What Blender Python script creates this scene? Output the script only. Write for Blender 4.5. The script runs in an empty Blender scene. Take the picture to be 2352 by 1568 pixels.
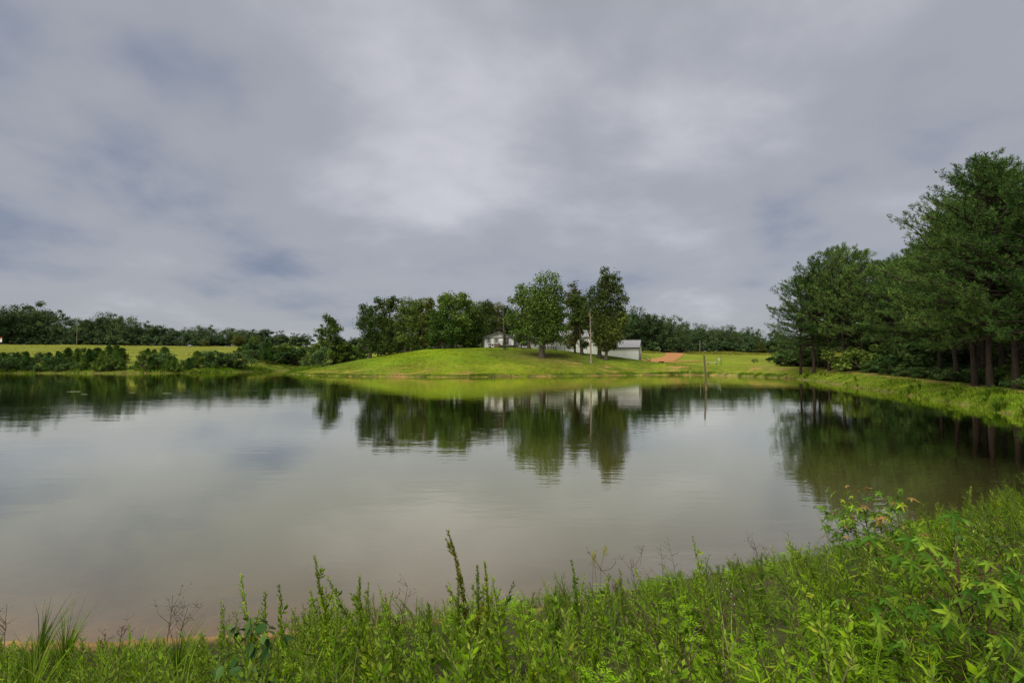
import bpy, math, random
import numpy as np
from mathutils import Vector

R = math.radians
rng = np.random.default_rng(7)
random.seed(7)
scene = bpy.context.scene
COL = scene.collection

# ------------------------------------------------------------------ camera, sky, sun, exposure
CAM_Z, PITCH, FPX = 3.7, math.atan(44 / 1176), 1176.0
cam_d = bpy.data.cameras.new('camera'); cam = bpy.data.objects.new('camera', cam_d); COL.objects.link(cam)
cam_d.sensor_width = 36; cam_d.lens = 18; cam_d.clip_start = 0.05; cam_d.clip_end = 6000
cam.location = (0, 0, CAM_Z); cam.rotation_euler = (math.pi / 2 + PITCH, 0, 0)
scene.camera = cam
vs = scene.view_settings
vs.view_transform = 'Standard'; vs.look = 'None'; vs.gamma = 1; vs.exposure = 1.45; vs.use_curve_mapping = False
SUN_EL, SUN_AZ = R(52), R(215)          # azimuth clockwise from +Y: behind the camera, a little to the left
SUN_STRENGTH = 1.5

world = bpy.data.worlds.new('World'); scene.world = world; world.use_nodes = True
def N(nt, typ, **kw):
    n = nt.nodes.new(typ)
    for k, v in kw.items(): setattr(n, k, v)
    return n
def build_sky():
    nt = world.node_tree; nt.nodes.clear(); L = nt.links.new
    out = N(nt, 'ShaderNodeOutputWorld'); bg = N(nt, 'ShaderNodeBackground'); bg.inputs[1].default_value = 0.1
    sky = N(nt, 'ShaderNodeTexSky', sky_type='NISHITA', sun_disc=False, sun_elevation=SUN_EL, sun_rotation=SUN_AZ)
    tc = N(nt, 'ShaderNodeTexCoord'); sep = N(nt, 'ShaderNodeSeparateXYZ'); L(tc.outputs['Generated'], sep.inputs[0])
    zc = N(nt, 'ShaderNodeMath', operation='MAXIMUM'); L(sep.outputs[2], zc.inputs[0]); zc.inputs[1].default_value = 0.0
    za = N(nt, 'ShaderNodeMath', operation='ADD'); L(zc.outputs[0], za.inputs[0]); za.inputs[1].default_value = 0.26
    dx = N(nt, 'ShaderNodeMath', operation='DIVIDE'); L(sep.outputs[0], dx.inputs[0]); L(za.outputs[0], dx.inputs[1])
    dy = N(nt, 'ShaderNodeMath', operation='DIVIDE'); L(sep.outputs[1], dy.inputs[0]); L(za.outputs[0], dy.inputs[1])
    p = N(nt, 'ShaderNodeCombineXYZ'); L(dx.outputs[0], p.inputs[0]); L(dy.outputs[0], p.inputs[1])
    def noise(scale, detail, rough, dist, off):
        m = N(nt, 'ShaderNodeVectorMath', operation='ADD'); L(p.outputs[0], m.inputs[0]); m.inputs[1].default_value = off
        t = N(nt, 'ShaderNodeTexNoise'); L(m.outputs[0], t.inputs['Vector'])
        t.inputs['Scale'].default_value = scale; t.inputs['Detail'].default_value = detail
        t.inputs['Roughness'].default_value = rough; t.inputs['Distortion'].default_value = dist
        return t.outputs['Fac']
    def math2(op, a, b):
        m = N(nt, 'ShaderNodeMath', operation=op)
        for i, v in enumerate((a, b)):
            if isinstance(v, (int, float)): m.inputs[i].default_value = v
            else: L(v, m.inputs[i])
        return m.outputs[0]
    n1 = noise(1.15, 8.0, 0.52, 0.15, (-11.62, -11.38, 0.0))
    n2 = noise(0.55, 2.0, 0.5, 0.1, (19.3, 14.9, 0.0))
    n3 = noise(3.4, 4.0, 0.5, 0.2, (1.0, 4.0, 0.0))
    s = math2('ADD', math2('ADD', math2('MULTIPLY', n1, 0.56), math2('MULTIPLY', n2, 0.38)), math2('MULTIPLY', n3, 0.08))
    # the thin place in the cloud deck above the hill
    def gap(cx, cy, r):
        v = N(nt, 'ShaderNodeVectorMath', operation='DISTANCE'); L(p.outputs[0], v.inputs[0]); v.inputs[1].default_value = (cx, cy, 0)
        mr = N(nt, 'ShaderNodeMapRange', interpolation_type='SMOOTHERSTEP'); L(v.outputs['Value'], mr.inputs[0])
        mr.inputs[1].default_value = r; mr.inputs[2].default_value = 0; mr.inputs[3].default_value = 0; mr.inputs[4].default_value = 1
        return mr.outputs[0]
    g = math2('MULTIPLY', gap(-0.22, 1.45, 0.9), 0.07)
    s = math2('ADD', s, g)
    cr = N(nt, 'ShaderNodeValToRGB'); L(s, cr.inputs[0])
    e = cr.color_ramp; e.interpolation = 'EASE'
    e.elements[0].position = 0.355; e.elements[0].color = (0.185, 0.222, 0.325, 1)
    e.elements[1].position = 0.67; e.elements[1].color = (0.63, 0.625, 0.68, 1)
    el = e.elements.new(0.5); el.color = (0.375, 0.388, 0.43, 1)
    sc = N(nt, 'ShaderNodeVectorMath', operation='SCALE'); L(cr.outputs[0], sc.inputs[0]); sc.inputs['Scale'].default_value = 3.5
    mix = N(nt, 'ShaderNodeMix', data_type='RGBA'); mix.inputs[0].default_value = 0.96
    L(sky.outputs[0], mix.inputs[6]); L(sc.outputs[0], mix.inputs[7])
    L(mix.outputs[2], bg.inputs[0]); L(bg.outputs[0], out.inputs[0])
build_sky()
sun_d = bpy.data.lights.new('sun', 'SUN'); sun = bpy.data.objects.new('sun', sun_d); COL.objects.link(sun)
sun_d.energy = SUN_STRENGTH; sun_d.angle = R(45); sun_d.color = (1.0, 0.95, 0.80)
sdir = Vector((math.sin(SUN_AZ) * math.cos(SUN_EL), math.cos(SUN_AZ) * math.cos(SUN_EL), math.sin(SUN_EL)))
sun.rotation_euler = sdir.to_track_quat('Z', 'Y').to_euler(); sun.location = (0, 0, 60)

# ------------------------------------------------------------------ helpers
def ray(px, py):
    u, v = (px - 1176) / FPX, (784 - py) / FPX
    c, s = math.cos(PITCH), math.sin(PITCH)
    return np.array((u, c - v * s, s + v * c))
def at(px, py, Y):
    d = ray(px, py); return d * (Y / d[1]) + np.array((0, 0, CAM_Z))
def xat(px, Y, py=828): return float(at(px, py, Y)[0])
def zat(py, Y, px=1176): return float(at(px, py, Y)[2])

def build(name, chunks, mats, parent=None, smooth=False, attrs=None):
    """chunks: list of (V[n,3], F[m,k], material index); linked as ONE mesh object"""
    me = make_mesh(name, chunks, mats, smooth)
    return link(name, me, parent)
def make_mesh(name, chunks, mats, smooth=False):
    Vs, loops, tot, mi, off = [], [], [], [], 0
    for c in chunks:
        V, F, m = np.asarray(c[0], float), np.asarray(c[1], int), c[2]
        if len(F) == 0: continue
        Vs.append(V); loops.append((F + off).ravel()); tot.append(np.full(len(F), F.shape[1]))
        mi.append(np.full(len(F), m) if np.isscalar(m) else np.asarray(m)); off += len(V)
    V = np.concatenate(Vs); lp = np.concatenate(loops); tt = np.concatenate(tot); mm = np.concatenate(mi)
    me = bpy.data.meshes.new(name)
    me.vertices.add(len(V)); me.vertices.foreach_set('co', V.astype(np.float32).ravel())
    me.loops.add(len(lp)); me.loops.foreach_set('vertex_index', lp.astype(np.int32))
    me.polygons.add(len(tt))
    st = np.concatenate(([0], np.cumsum(tt)[:-1]))
    me.polygons.foreach_set('loop_start', st.astype(np.int32)); me.polygons.foreach_set('loop_total', tt.astype(np.int32))
    for m in (mats if isinstance(mats, (list, tuple)) else [mats]): me.materials.append(m)
    me.polygons.foreach_set('material_index', mm.astype(np.int32))
    me.polygons.foreach_set('use_smooth', np.full(len(tt), smooth))
    me.update(calc_edges=True); me.validate()
    return me
def link(name, me, parent=None):
    o = bpy.data.objects.new(name, me); COL.objects.link(o)
    if parent is not None: o.parent = parent
    return o
def empty(name, loc=(0, 0, 0), rz=0.0, scale=1.0):
    o = bpy.data.objects.new(name, None); COL.objects.link(o); o.empty_display_size = 0.2
    o.location = tuple(float(x) for x in loc); o.rotation_euler = (0, 0, rz)
    o.scale = (scale,) * 3 if np.isscalar(scale) else tuple(scale)
    return o
def tag(o, label=None, cat=None, group=None, kind=None):
    if label: o['label'] = label
    if cat: o['category'] = cat
    if group: o['group'] = group
    if kind: o['kind'] = kind
    return o
def copy_tree(o, parent=None):
    c = o.copy(); COL.objects.link(c); c.parent = parent
    for ch in o.children: copy_tree(ch, c)
    return c
ONES = 'first second third fourth fifth sixth seventh eighth ninth tenth eleventh twelfth thirteenth fourteenth fifteenth sixteenth seventeenth eighteenth nineteenth'.split()
def ordinal(i):
    if i < 19: return ONES[i]
    n = i + 1; t, u = divmod(n, 10)
    tens = {2: 'twent', 3: 'thirt', 4: 'fort', 5: 'fift', 6: 'sixt', 7: 'sevent', 8: 'eight', 9: 'ninet'}[t]
    return tens + 'ieth' if u == 0 else tens + 'y-' + ONES[u - 1]

BF = np.array([[0, 3, 2, 1], [4, 5, 6, 7], [0, 1, 5, 4], [1, 2, 6, 5], [2, 3, 7, 6], [3, 0, 4, 7]])
def box(x0, x1, y0, y1, z0, z1, m=0):
    V = np.array([[x0, y0, z0], [x1, y0, z0], [x1, y1, z0], [x0, y1, z0], [x0, y0, z1], [x1, y0, z1], [x1, y1, z1], [x0, y1, z1]], float)
    return (V, BF.copy(), m)
def beam(a, b, w, h=None, m=0):
    a, b = np.array(a, float), np.array(b, float); h = h or w
    d = b - a; d /= np.linalg.norm(d)
    ref = np.array((0, 0, 1.0)) if abs(d[2]) < 0.95 else np.array((0, 1.0, 0))
    s = np.cross(d, ref); s /= np.linalg.norm(s); t = np.cross(s, d)
    V = []
    for p in (a, b):
        for i, j in ((-1, -1), (1, -1), (1, 1), (-1, 1)): V.append(p + s * i * w / 2 + t * j * h / 2)
    return (np.array(V), np.array([[0, 1, 2, 3], [7, 6, 5, 4], [0, 4, 5, 1], [1, 5, 6, 2], [2, 6, 7, 3], [3, 7, 4, 0]]), m)
def prism(poly, y0, y1, m=0):
    """polygon in x,z extruded along y"""
    n = len(poly); V = [(x, y0, z) for x, z in poly] + [(x, y1, z) for x, z in poly]
    ch = [(np.array(V), np.array([[i, (i + 1) % n, n + (i + 1) % n, n + i] for i in range(n)]), m),
          (np.array(V), np.array([list(range(n))[::-1]]), m), (np.array(V), np.array([list(range(n, 2 * n))]), m)]
    return ch
def unit(v): return v / np.maximum(np.linalg.norm(v, axis=-1, keepdims=True), 1e-9)
def tubes(P, Rd, sides=6, m=0, cap=False):
    """P[b,n,3], Rd[b,n] : a batch of tapered tubes"""
    P = np.asarray(P, float); Rd = np.asarray(Rd, float); b, n, _ = P.shape
    T = np.empty_like(P); T[:, 1:-1] = P[:, 2:] - P[:, :-2]; T[:, 0] = P[:, 1] - P[:, 0]; T[:, -1] = P[:, -1] - P[:, -2]
    T = unit(T); ref = np.where(np.abs(T[:, :1, 2:3]) > 0.9, np.array([[[0, 1.0, 0]]]), np.array([[[0, 0, 1.0]]]))
    ref = np.broadcast_to(ref, T.shape); A = unit(np.cross(T, ref)); B = np.cross(T, A)
    ang = np.arange(sides) * 2 * np.pi / sides
    ring = P[:, :, None] + Rd[:, :, None, None] * (A[:, :, None] * np.cos(ang)[None, None, :, None] + B[:, :, None] * np.sin(ang)[None, None, :, None])
    V = ring.reshape(-1, 3)
    i = np.arange(b)[:, None, None] * n * sides + np.arange(n - 1)[None, :, None] * sides
    j = np.arange(sides)[None, None, :]; j2 = (j + 1) % sides
    F = np.stack([i + j, i + j2, i + sides + j2, i + sides + j], -1).reshape(-1, 4)
    return (V, F, m)
def leaves(C, D, S, L, W, m=0, fold=0.0, broad=0.45):
    """rhombic leaves: base C, axis D, side S"""
    n = len(C); D = unit(D); S = unit(S - D * (S * D).sum(-1, keepdims=True)); Nn = np.cross(D, S)
    L = np.broadcast_to(np.asarray(L, float), (n,))[:, None]; W = np.broadcast_to(np.asarray(W, float), (n,))[:, None]
    mid = C + D * L * broad + Nn * (W * fold)
    V = np.stack([C, mid + S * W / 2, C + D * L, mid - S * W / 2], 1).reshape(-1, 3)
    F = np.arange(n * 4).reshape(n, 4)
    return (V, F, m)
def rdir(n, g=rng): return unit(g.normal(size=(n, 3)))
def inst(chunks, T, A, Sc, Lean=None):
    """copies of chunks at T[n,3], yaw A[n], scale Sc[n] or [n,3]; Lean[n,2] = horizontal shift per metre of height"""
    out = []; n = len(T); Sc = np.asarray(Sc, float); Sc = np.repeat(Sc[:, None], 3, 1) if Sc.ndim == 1 else Sc
    c, s = np.cos(A)[:, None], np.sin(A)[:, None]
    for V, F, m in chunks:
        V = np.asarray(V, float); X = V[None] * Sc[:, None]
        Y = np.empty_like(X)
        Y[..., 0] = X[..., 0] * c - X[..., 1] * s; Y[..., 1] = X[..., 0] * s + X[..., 1] * c; Y[..., 2] = X[..., 2]
        if Lean is not None: Y[..., :2] += X[..., 2:3] * Lean[:, None, :]
        Y += T[:, None]
        FF = (F[None] + (np.arange(n) * len(V))[:, None, None]).reshape(-1, F.shape[1])
        mm = m if np.isscalar(m) else np.tile(m, n)
        out.append((Y.reshape(-1, 3), FF, mm))
    return out

# ------------------------------------------------------------------ materials
def mat_base(name):
    m = bpy.data.materials.new(name); m.use_nodes = True; nt = m.node_tree; nt.nodes.clear()
    out = N(nt, 'ShaderNodeOutputMaterial'); return m, nt, nt.links.new, out
def ramp(nt, fac, stops):
    cr = N(nt, 'ShaderNodeValToRGB'); nt.links.new(fac, cr.inputs[0]); e = cr.color_ramp
    for i, (p, c) in enumerate(stops):
        el = e.elements[i] if i < 2 else e.elements.new(p)
        el.position = p; el.color = (*c, 1)
    return cr.outputs[0]
def foliage(name, c0, c1, c2=None, transl=0.25, rough=0.65, spec=0.10, obvar=0.35, nscale=0.45):
    m, nt, L, out = mat_base(name)
    geo = N(nt, 'ShaderNodeNewGeometry'); oi = N(nt, 'ShaderNodeObjectInfo')
    stops = [(0.0, c0), (1.0, c1)] + ([(0.93, c1), ] if c2 else [])
    col = ramp(nt, geo.outputs['Random Per Island'], [(0.0, c0), (0.9 if c2 else 1.0, c1)] + ([(1.0, c2)] if c2 else []))
    mr = N(nt, 'ShaderNodeMapRange'); L(oi.outputs['Random'], mr.inputs[0]); mr.inputs[3].default_value = 1 - obvar; mr.inputs[4].default_value = 1 + obvar
    hs = N(nt, 'ShaderNodeHueSaturation'); L(col, hs.inputs['Color']); L(mr.outputs[0], hs.inputs['Value'])
    mh = N(nt, 'ShaderNodeMapRange'); L(oi.outputs['Random'], mh.inputs[0]); mh.inputs[3].default_value = 0.515; mh.inputs[4].default_value = 0.482
    L(mh.outputs[0], hs.inputs['Hue'])
    tcn = N(nt, 'ShaderNodeTexCoord'); nz = N(nt, 'ShaderNodeTexNoise'); L(tcn.outputs['Object'], nz.inputs['Vector']); nz.inputs['Scale'].default_value = nscale; nz.inputs['Detail'].default_value = 2
    nv = N(nt, 'ShaderNodeMapRange'); L(nz.outputs['Fac'], nv.inputs[0]); nv.inputs[1].default_value = 0.32; nv.inputs[2].default_value = 0.68; nv.inputs[3].default_value = 0.62; nv.inputs[4].default_value = 1.38
    hv = N(nt, 'ShaderNodeMath', operation='MULTIPLY'); L(nv.outputs[0], hv.inputs[0]); L(mr.outputs[0], hv.inputs[1]); L(hv.outputs[0], hs.inputs['Value'])
    b = N(nt, 'ShaderNodeBsdfPrincipled'); L(hs.outputs[0], b.inputs['Base Color'])
    b.inputs['Roughness'].default_value = rough; b.inputs['Specular IOR Level'].default_value = spec
    tr = N(nt, 'ShaderNodeBsdfTranslucent'); L(hs.outputs[0], tr.inputs[0])
    mx = N(nt, 'ShaderNodeMixShader'); mx.inputs[0].default_value = transl
    L(b.outputs[0], mx.inputs[1]); L(tr.outputs[0], mx.inputs[2]); L(mx.outputs[0], out.inputs[0])
    return m
def solid(name, c0, c1=None, scale=3.0, rough=0.8, spec=0.3, bump=0.0, stretch=(1, 1, 1), metal=0.0):
    m, nt, L, out = mat_base(name); c1 = c1 or tuple(x * 0.75 for x in c0)
    tc = N(nt, 'ShaderNodeTexCoord'); mp = N(nt, 'ShaderNodeMapping'); L(tc.outputs['Object'], mp.inputs[0]); mp.inputs['Scale'].default_value = stretch
    n = N(nt, 'ShaderNodeTexNoise'); L(mp.outputs[0], n.inputs['Vector']); n.inputs['Scale'].default_value = scale; n.inputs['Detail'].default_value = 6; n.inputs['Roughness'].default_value = 0.65
    col = ramp(nt, n.outputs['Fac'], [(0.3, c0), (0.7, c1)])
    b = N(nt, 'ShaderNodeBsdfPrincipled'); L(col, b.inputs['Base Color']); b.inputs['Roughness'].default_value = rough
    b.inputs['Specular IOR Level'].default_value = spec; b.inputs['Metallic'].default_value = metal
    if bump:
        bp = N(nt, 'ShaderNodeBump'); L(n.outputs['Fac'], bp.inputs['Height']); bp.inputs['Distance'].default_value = bump; L(bp.outputs[0], b.inputs['Normal'])
    L(b.outputs[0], out.inputs[0]); return m
M = {}
M['oak'] = foliage('oak_leaf', (0.034, 0.060, 0.012), (0.125, 0.182, 0.034), (0.19, 0.22, 0.06))
M['oak_bright'] = foliage('bright_oak_leaf', (0.032, 0.066, 0.012), (0.105, 0.185, 0.032), (0.16, 0.23, 0.05))
M['oak_olive'] = foliage('olive_oak_leaf', (0.046, 0.068, 0.014), (0.150, 0.190, 0.038), (0.21, 0.23, 0.06))
M['oak_yellow'] = foliage('yellowing_leaf', (0.06, 0.085, 0.018), (0.16, 0.17, 0.04), (0.24, 0.20, 0.08))
M['far'] = foliage('distant_leaf', (0.034, 0.066, 0.028), (0.098, 0.155, 0.052), (0.14, 0.19, 0.065))
M['pine'] = foliage('pine_needle', (0.028, 0.066, 0.014), (0.100, 0.185, 0.040), (0.17, 0.25, 0.06), transl=0.12)
M['youngpine'] = foliage('young_pine_needle', (0.045, 0.105, 0.016), (0.130, 0.225, 0.040), transl=0.15)
M['shrub'] = foliage('shrub_leaf', (0.044, 0.084, 0.014), (0.145, 0.215, 0.038), (0.19, 0.23, 0.06))
M['under'] = foliage('understory_leaf', (0.031, 0.070, 0.019), (0.102, 0.174, 0.046), (0.156, 0.228, 0.072))
M['grass'] = foliage('tall_grass', (0.045, 0.105, 0.006), (0.125, 0.225, 0.012), (0.25, 0.21, 0.06))
M['lawn'] = foliage('lawn_blade', (0.085, 0.145, 0.008), (0.17, 0.235, 0.010), (0.25, 0.22, 0.05))
M['field'] = foliage('field_grass', (0.16, 0.19, 0.02), (0.25, 0.25, 0.04), (0.3, 0.24, 0.09))
M['weed'] = foliage('weed_leaf', (0.090, 0.185, 0.004), (0.275, 0.420, 0.010), (0.42, 0.44, 0.04), transl=0.40, nscale=1.3)
M['weed_dark'] = foliage('dark_weed_leaf', (0.055, 0.125, 0.005), (0.175, 0.290, 0.012), (0.24, 0.31, 0.03), transl=0.34, nscale=1.3)
M['weed_tip'] = foliage('weed_tip_leaf', (0.17, 0.28, 0.015), (0.30, 0.42, 0.045), (0.42, 0.46, 0.09), transl=0.4, nscale=1.3)
M['compound'] = foliage('compound_leaf', (0.080, 0.205, 0.005), (0.215, 0.410, 0.012), transl=0.38, nscale=1.3)
M['goldspike'] = foliage('golden_leaf', (0.18, 0.20, 0.02), (0.36, 0.32, 0.05), transl=0.3)
M['broad'] = foliage('broad_leaf', (0.030, 0.085, 0.014), (0.080, 0.165, 0.030), transl=0.25, rough=0.5, spec=0.15)
M['gum'] = foliage('star_leaf', (0.060, 0.150, 0.014), (0.130, 0.260, 0.022), transl=0.35, rough=0.45)
M['gum_young'] = foliage('young_star_leaf', (0.15, 0.29, 0.015), (0.27, 0.38, 0.035), transl=0.4)
M['gum_red'] = foliage('reddish_star_leaf', (0.30, 0.20, 0.06), (0.34, 0.22, 0.08), transl=0.3)
M['stem'] = solid('green_stem', (0.10, 0.12, 0.03), (0.08, 0.06, 0.025), 8)
M['redstem'] = solid('reddish_stem', (0.12, 0.06, 0.03), (0.07, 0.05, 0.025), 8)
M['dry'] = solid('dry_stalk', (0.09, 0.055, 0.03), (0.045, 0.03, 0.02), 8)
M['straw'] = solid('straw', (0.36, 0.26, 0.12), (0.24, 0.17, 0.08), 8)
M['panicle'] = foliage('panicle', (0.26, 0.26, 0.06), (0.42, 0.40, 0.12))
M['petal'] = solid('white_petal', (0.75, 0.74, 0.66), (0.6, 0.58, 0.48), 5)
M['seed'] = solid('brown_seed', (0.16, 0.06, 0.025), (0.09, 0.035, 0.02), 8)
M['bark'] = solid('oak_bark', (0.115, 0.095, 0.075), (0.045, 0.038, 0.032), 2.2, 0.95, 0.1, 0.05, (3, 3, 0.6))
M['palebark'] = solid('bare_wood', (0.30, 0.255, 0.20), (0.15, 0.12, 0.09), 1.6, 0.9, 0.1, 0.03, (3, 3, 0.5))
M['pinebark'] = solid('pine_bark', (0.065, 0.046, 0.034), (0.022, 0.018, 0.016), 2.5, 0.95, 0.1, 0.05, (3, 3, 0.8))
M['post'] = solid('weathered_post', (0.13, 0.11, 0.075), (0.07, 0.06, 0.042), 3, 0.95, 0.1, 0.02, (4, 4, 0.5))
M['white'] = solid('white_siding', (0.74, 0.73, 0.70), (0.62, 0.62, 0.60), 0.5, 0.6, 0.3)
M['wall'] = solid('white_steel_wall', (0.72, 0.72, 0.70), (0.60, 0.61, 0.60), 0.35, 0.55, 0.35)
M['trim'] = solid('white_trim', (0.8, 0.8, 0.78), (0.74, 0.74, 0.72), 1.0, 0.5)
M['roof'] = solid('grey_metal_roof', (0.36, 0.35, 0.37), (0.29, 0.285, 0.30), 0.6, 0.4, 0.5, metal=0.2)
M['dark'] = solid('dark_trim', (0.035, 0.035, 0.042), (0.02, 0.02, 0.026), 2, 0.6)
M['brown'] = solid('brown_trim', (0.11, 0.075, 0.05), (0.07, 0.05, 0.035), 2, 0.7)
M['deck'] = solid('dark_deck_wood', (0.055, 0.05, 0.055), (0.03, 0.03, 0.035), 3, 0.8, 0.2, 0, (1, 1, 4))
M['wood'] = solid('brown_wood', (0.21, 0.125, 0.065), (0.13, 0.08, 0.045), 3, 0.85, 0.2, 0.003, (1, 1, 4))
M['rust'] = solid('rusty_brown', (0.24, 0.15, 0.11), (0.16, 0.115, 0.09), 4, 0.85)
M['binpl'] = solid('bin_plastic', (0.03, 0.05, 0.06), (0.02, 0.035, 0.045), 2, 0.5)
M['black'] = solid('black_rubber', (0.018, 0.018, 0.02), (0.012, 0.012, 0.013), 2, 0.8)
M['cloth'] = solid('blue_cloth', (0.03, 0.05, 0.13), (0.02, 0.03, 0.08), 2, 0.8)
M['red'] = solid('red_paint', (0.45, 0.06, 0.04), (0.35, 0.05, 0.035), 2, 0.6)
M['metal'] = solid('grey_metal', (0.4, 0.41, 0.42), (0.3, 0.31, 0.32), 2, 0.45, 0.5, metal=0.3)
M['scum'] = solid('pale_scum', (0.26, 0.28, 0.20), (0.12, 0.15, 0.08), 4, 0.7)
M['dirt'] = solid('red_dirt', (0.46, 0.225, 0.088), (0.30, 0.145, 0.06), 0.9, 0.95, 0.1, 0.05)
def glass_mat():
    m, nt, L, out = mat_base('window_glass'); b = N(nt, 'ShaderNodeBsdfPrincipled')
    b.inputs['Base Color'].default_value = (0.05, 0.06, 0.07, 1); b.inputs['Roughness'].default_value = 0.05
    b.inputs['Specular IOR Level'].default_value = 0.8; L(b.outputs[0], out.inputs[0]); return m
M['glass'] = glass_mat()

# ------------------------------------------------------------------ terrain
SHORE = [(-150, 150), (-128, 149), (-100, 150), (-90, 158), (-84, 172), (-80, 190), (-72, 192), (-68, 176), (-64.5, 160), (-66, 150), (-54, 133), (-39, 121), (-17, 114.5),
         (0, 117.5), (24, 127), (36, 131.5), (47.6, 131.5), (54, 121.5), (57, 111), (55.6, 96.5), (47.8, 72.5), (43.1, 58), (38.8, 46.8),
         (36, 39), (31.6, 31.2), (27, 24.3), (20.6, 18.3), (14.2, 14.0), (9.2, 11.2), (4.2, 9.3), (0.6, 7.9), (-3.2, 7.1), (-7, 6.9), (-14, 7.6),
         (-30, 9), (-60, 12), (-120, 22), (-170, 50), (-190, 100), (-180, 140)]
def catmull(pts, k=7):
    P = np.array(pts, float); n = len(P); out = []
    for i in range(n):
        p0, p1, p2, p3 = P[i - 1], P[i], P[(i + 1) % n], P[(i + 2) % n]
        for t in np.arange(k) / k:
            out.append(0.5 * (2 * p1 + (p2 - p0) * t + (2 * p0 - 5 * p1 + 4 * p2 - p3) * t * t + (3 * p1 - p0 - 3 * p2 + p3) * t ** 3))
    return np.array(out)
SH = catmull(SHORE)
_nn = np.random.default_rng(3).normal(size=SH.shape)
SH = SH + _nn * np.clip(np.hypot(SH[:, :1], SH[:, 1:]) * 0.0016, 0.02, 0.22)
def shore_dist(X, Y):
    """signed distance to the waterline: positive on land"""
    X = np.atleast_1d(np.asarray(X, float)); Y = np.atleast_1d(np.asarray(Y, float)); out = np.empty(X.shape)
    A = SH; B = np.roll(SH, -1, 0); d = B - A; dd = (d ** 2).sum(1)
    for s in range(0, len(X), 20000):
        x, y = X[s:s + 20000, None], Y[s:s + 20000, None]
        t = np.clip(((x - A[:, 0]) * d[:, 0] + (y - A[:, 1]) * d[:, 1]) / dd, 0, 1)
        q = np.min((x - A[:, 0] - t * d[:, 0]) ** 2 + (y - A[:, 1] - t * d[:, 1]) ** 2, 1)
        cr = ((A[:, 1] > y) != (B[:, 1] > y)) & (x < A[:, 0] + (y - A[:, 1]) * d[:, 0] / np.where(d[:, 1] == 0, 1e-9, d[:, 1]))
        ins = (cr.sum(1) % 2) == 1
        out[s:s + 20000] = np.sqrt(q) * np.where(ins, -1, 1)
    return out
CTRL = np.array([  # X, Y, height away from the water, width of the bank
    (0, 0, 2.15, 8), (-8, 0, 2.1, 7.5), (-20, 0, 2.1, 8), (8, 3, 2.2, 8), (18, 8, 2.2, 8), (30, 14, 2.1, 8), (0, -30, 2.6, 9), (-60, -20, 3, 10), (60, -20, 2.6, 9), (-150, 0, 4, 15),
    (-120, 195, 6.2, 45), (-200, 200, 6.2, 45), (-160, 170, 5.5, 45), (-95, 210, 6.2, 45), (-100, 330, 12.6, 45), (-160, 330, 13, 45), (-250, 330, 13.6, 45), (-330, 320, 14, 45), (-240, 120, 6, 40),
    (-75, 260, 9.3, 40), (-70, 215, 5.0, 30), (-50, 195, 4.6, 24), (-45, 172, 5.0, 30), (-42, 150, 5.6, 38), (-58, 155, 3.5, 30), (-25, 152, 7.2, 38), (0, 155, 7.7, 38), (-8, 165, 7.6, 36), (5, 168, 7.4, 36),
    (14, 158, 6.9, 36), (22, 164, 6.1, 34), (31, 161, 5.2, 28), (39, 158, 3.8, 15), (46, 165, 3.0, 9), (50, 147, 2.5, 7), (56, 136, 2.4, 6), (62, 140, 2.4, 6), (72, 170, 3.3, 8),
    (64, 205, 5.2, 8), (78, 250, 7.4, 8), (60, 280, 9, 8), (105, 290, 9, 8), (149, 290, 7.8, 8), (30, 215, 8, 20), (0, 200, 8, 30), (0, 260, 9.5, 30), (-35, 215, 7.4, 30),
    (90, 150, 2.9, 7), (105, 200, 4.6, 8), (64, 108, 2.1, 6), (61, 96, 2.0, 6), (54, 70, 1.62, 5), (48, 53, 1.36, 5), (42, 38, 1.28, 5), (75, 90, 1.85, 6), (60, 40, 1.3, 6), (90, 60, 1.6, 7), (130, 100, 3.2, 8),
    (0, 520, 14, 30), (-420, 520, 17, 40), (420, 520, 13, 20), (300, 200, 7, 10), (300, 0, 5, 10), (-350, 150, 10, 40), (0, -400, 8, 10), (-700, 900, 18, 30), (700, 900, 16, 20), (0, 1200, 16, 20)], float)
_d = np.hypot(CTRL[:, None, 0] - CTRL[None, :, 0], CTRL[:, None, 1] - CTRL[None, :, 1])
_A = np.block([[_d, np.ones((len(CTRL), 1))], [np.ones((1, len(CTRL))), np.zeros((1, 1))]])
_W = np.linalg.solve(_A, np.vstack([CTRL[:, 2:4], np.zeros((1, 2))]))
def ss(a, b, x): t = np.clip((x - a) / (b - a), 0, 1); return t * t * (3 - 2 * t)
def vnoise(X, Y, seed):
    r = np.random.default_rng(seed); o = np.zeros(np.shape(X))
    for k in range(7):
        a = r.uniform(0, 2 * np.pi); f = r.uniform(0.5, 1.6); o = o + np.sin((X * np.cos(a) + Y * np.sin(a)) * f + r.uniform(0, 6.28))
    return o / 3.7
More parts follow.
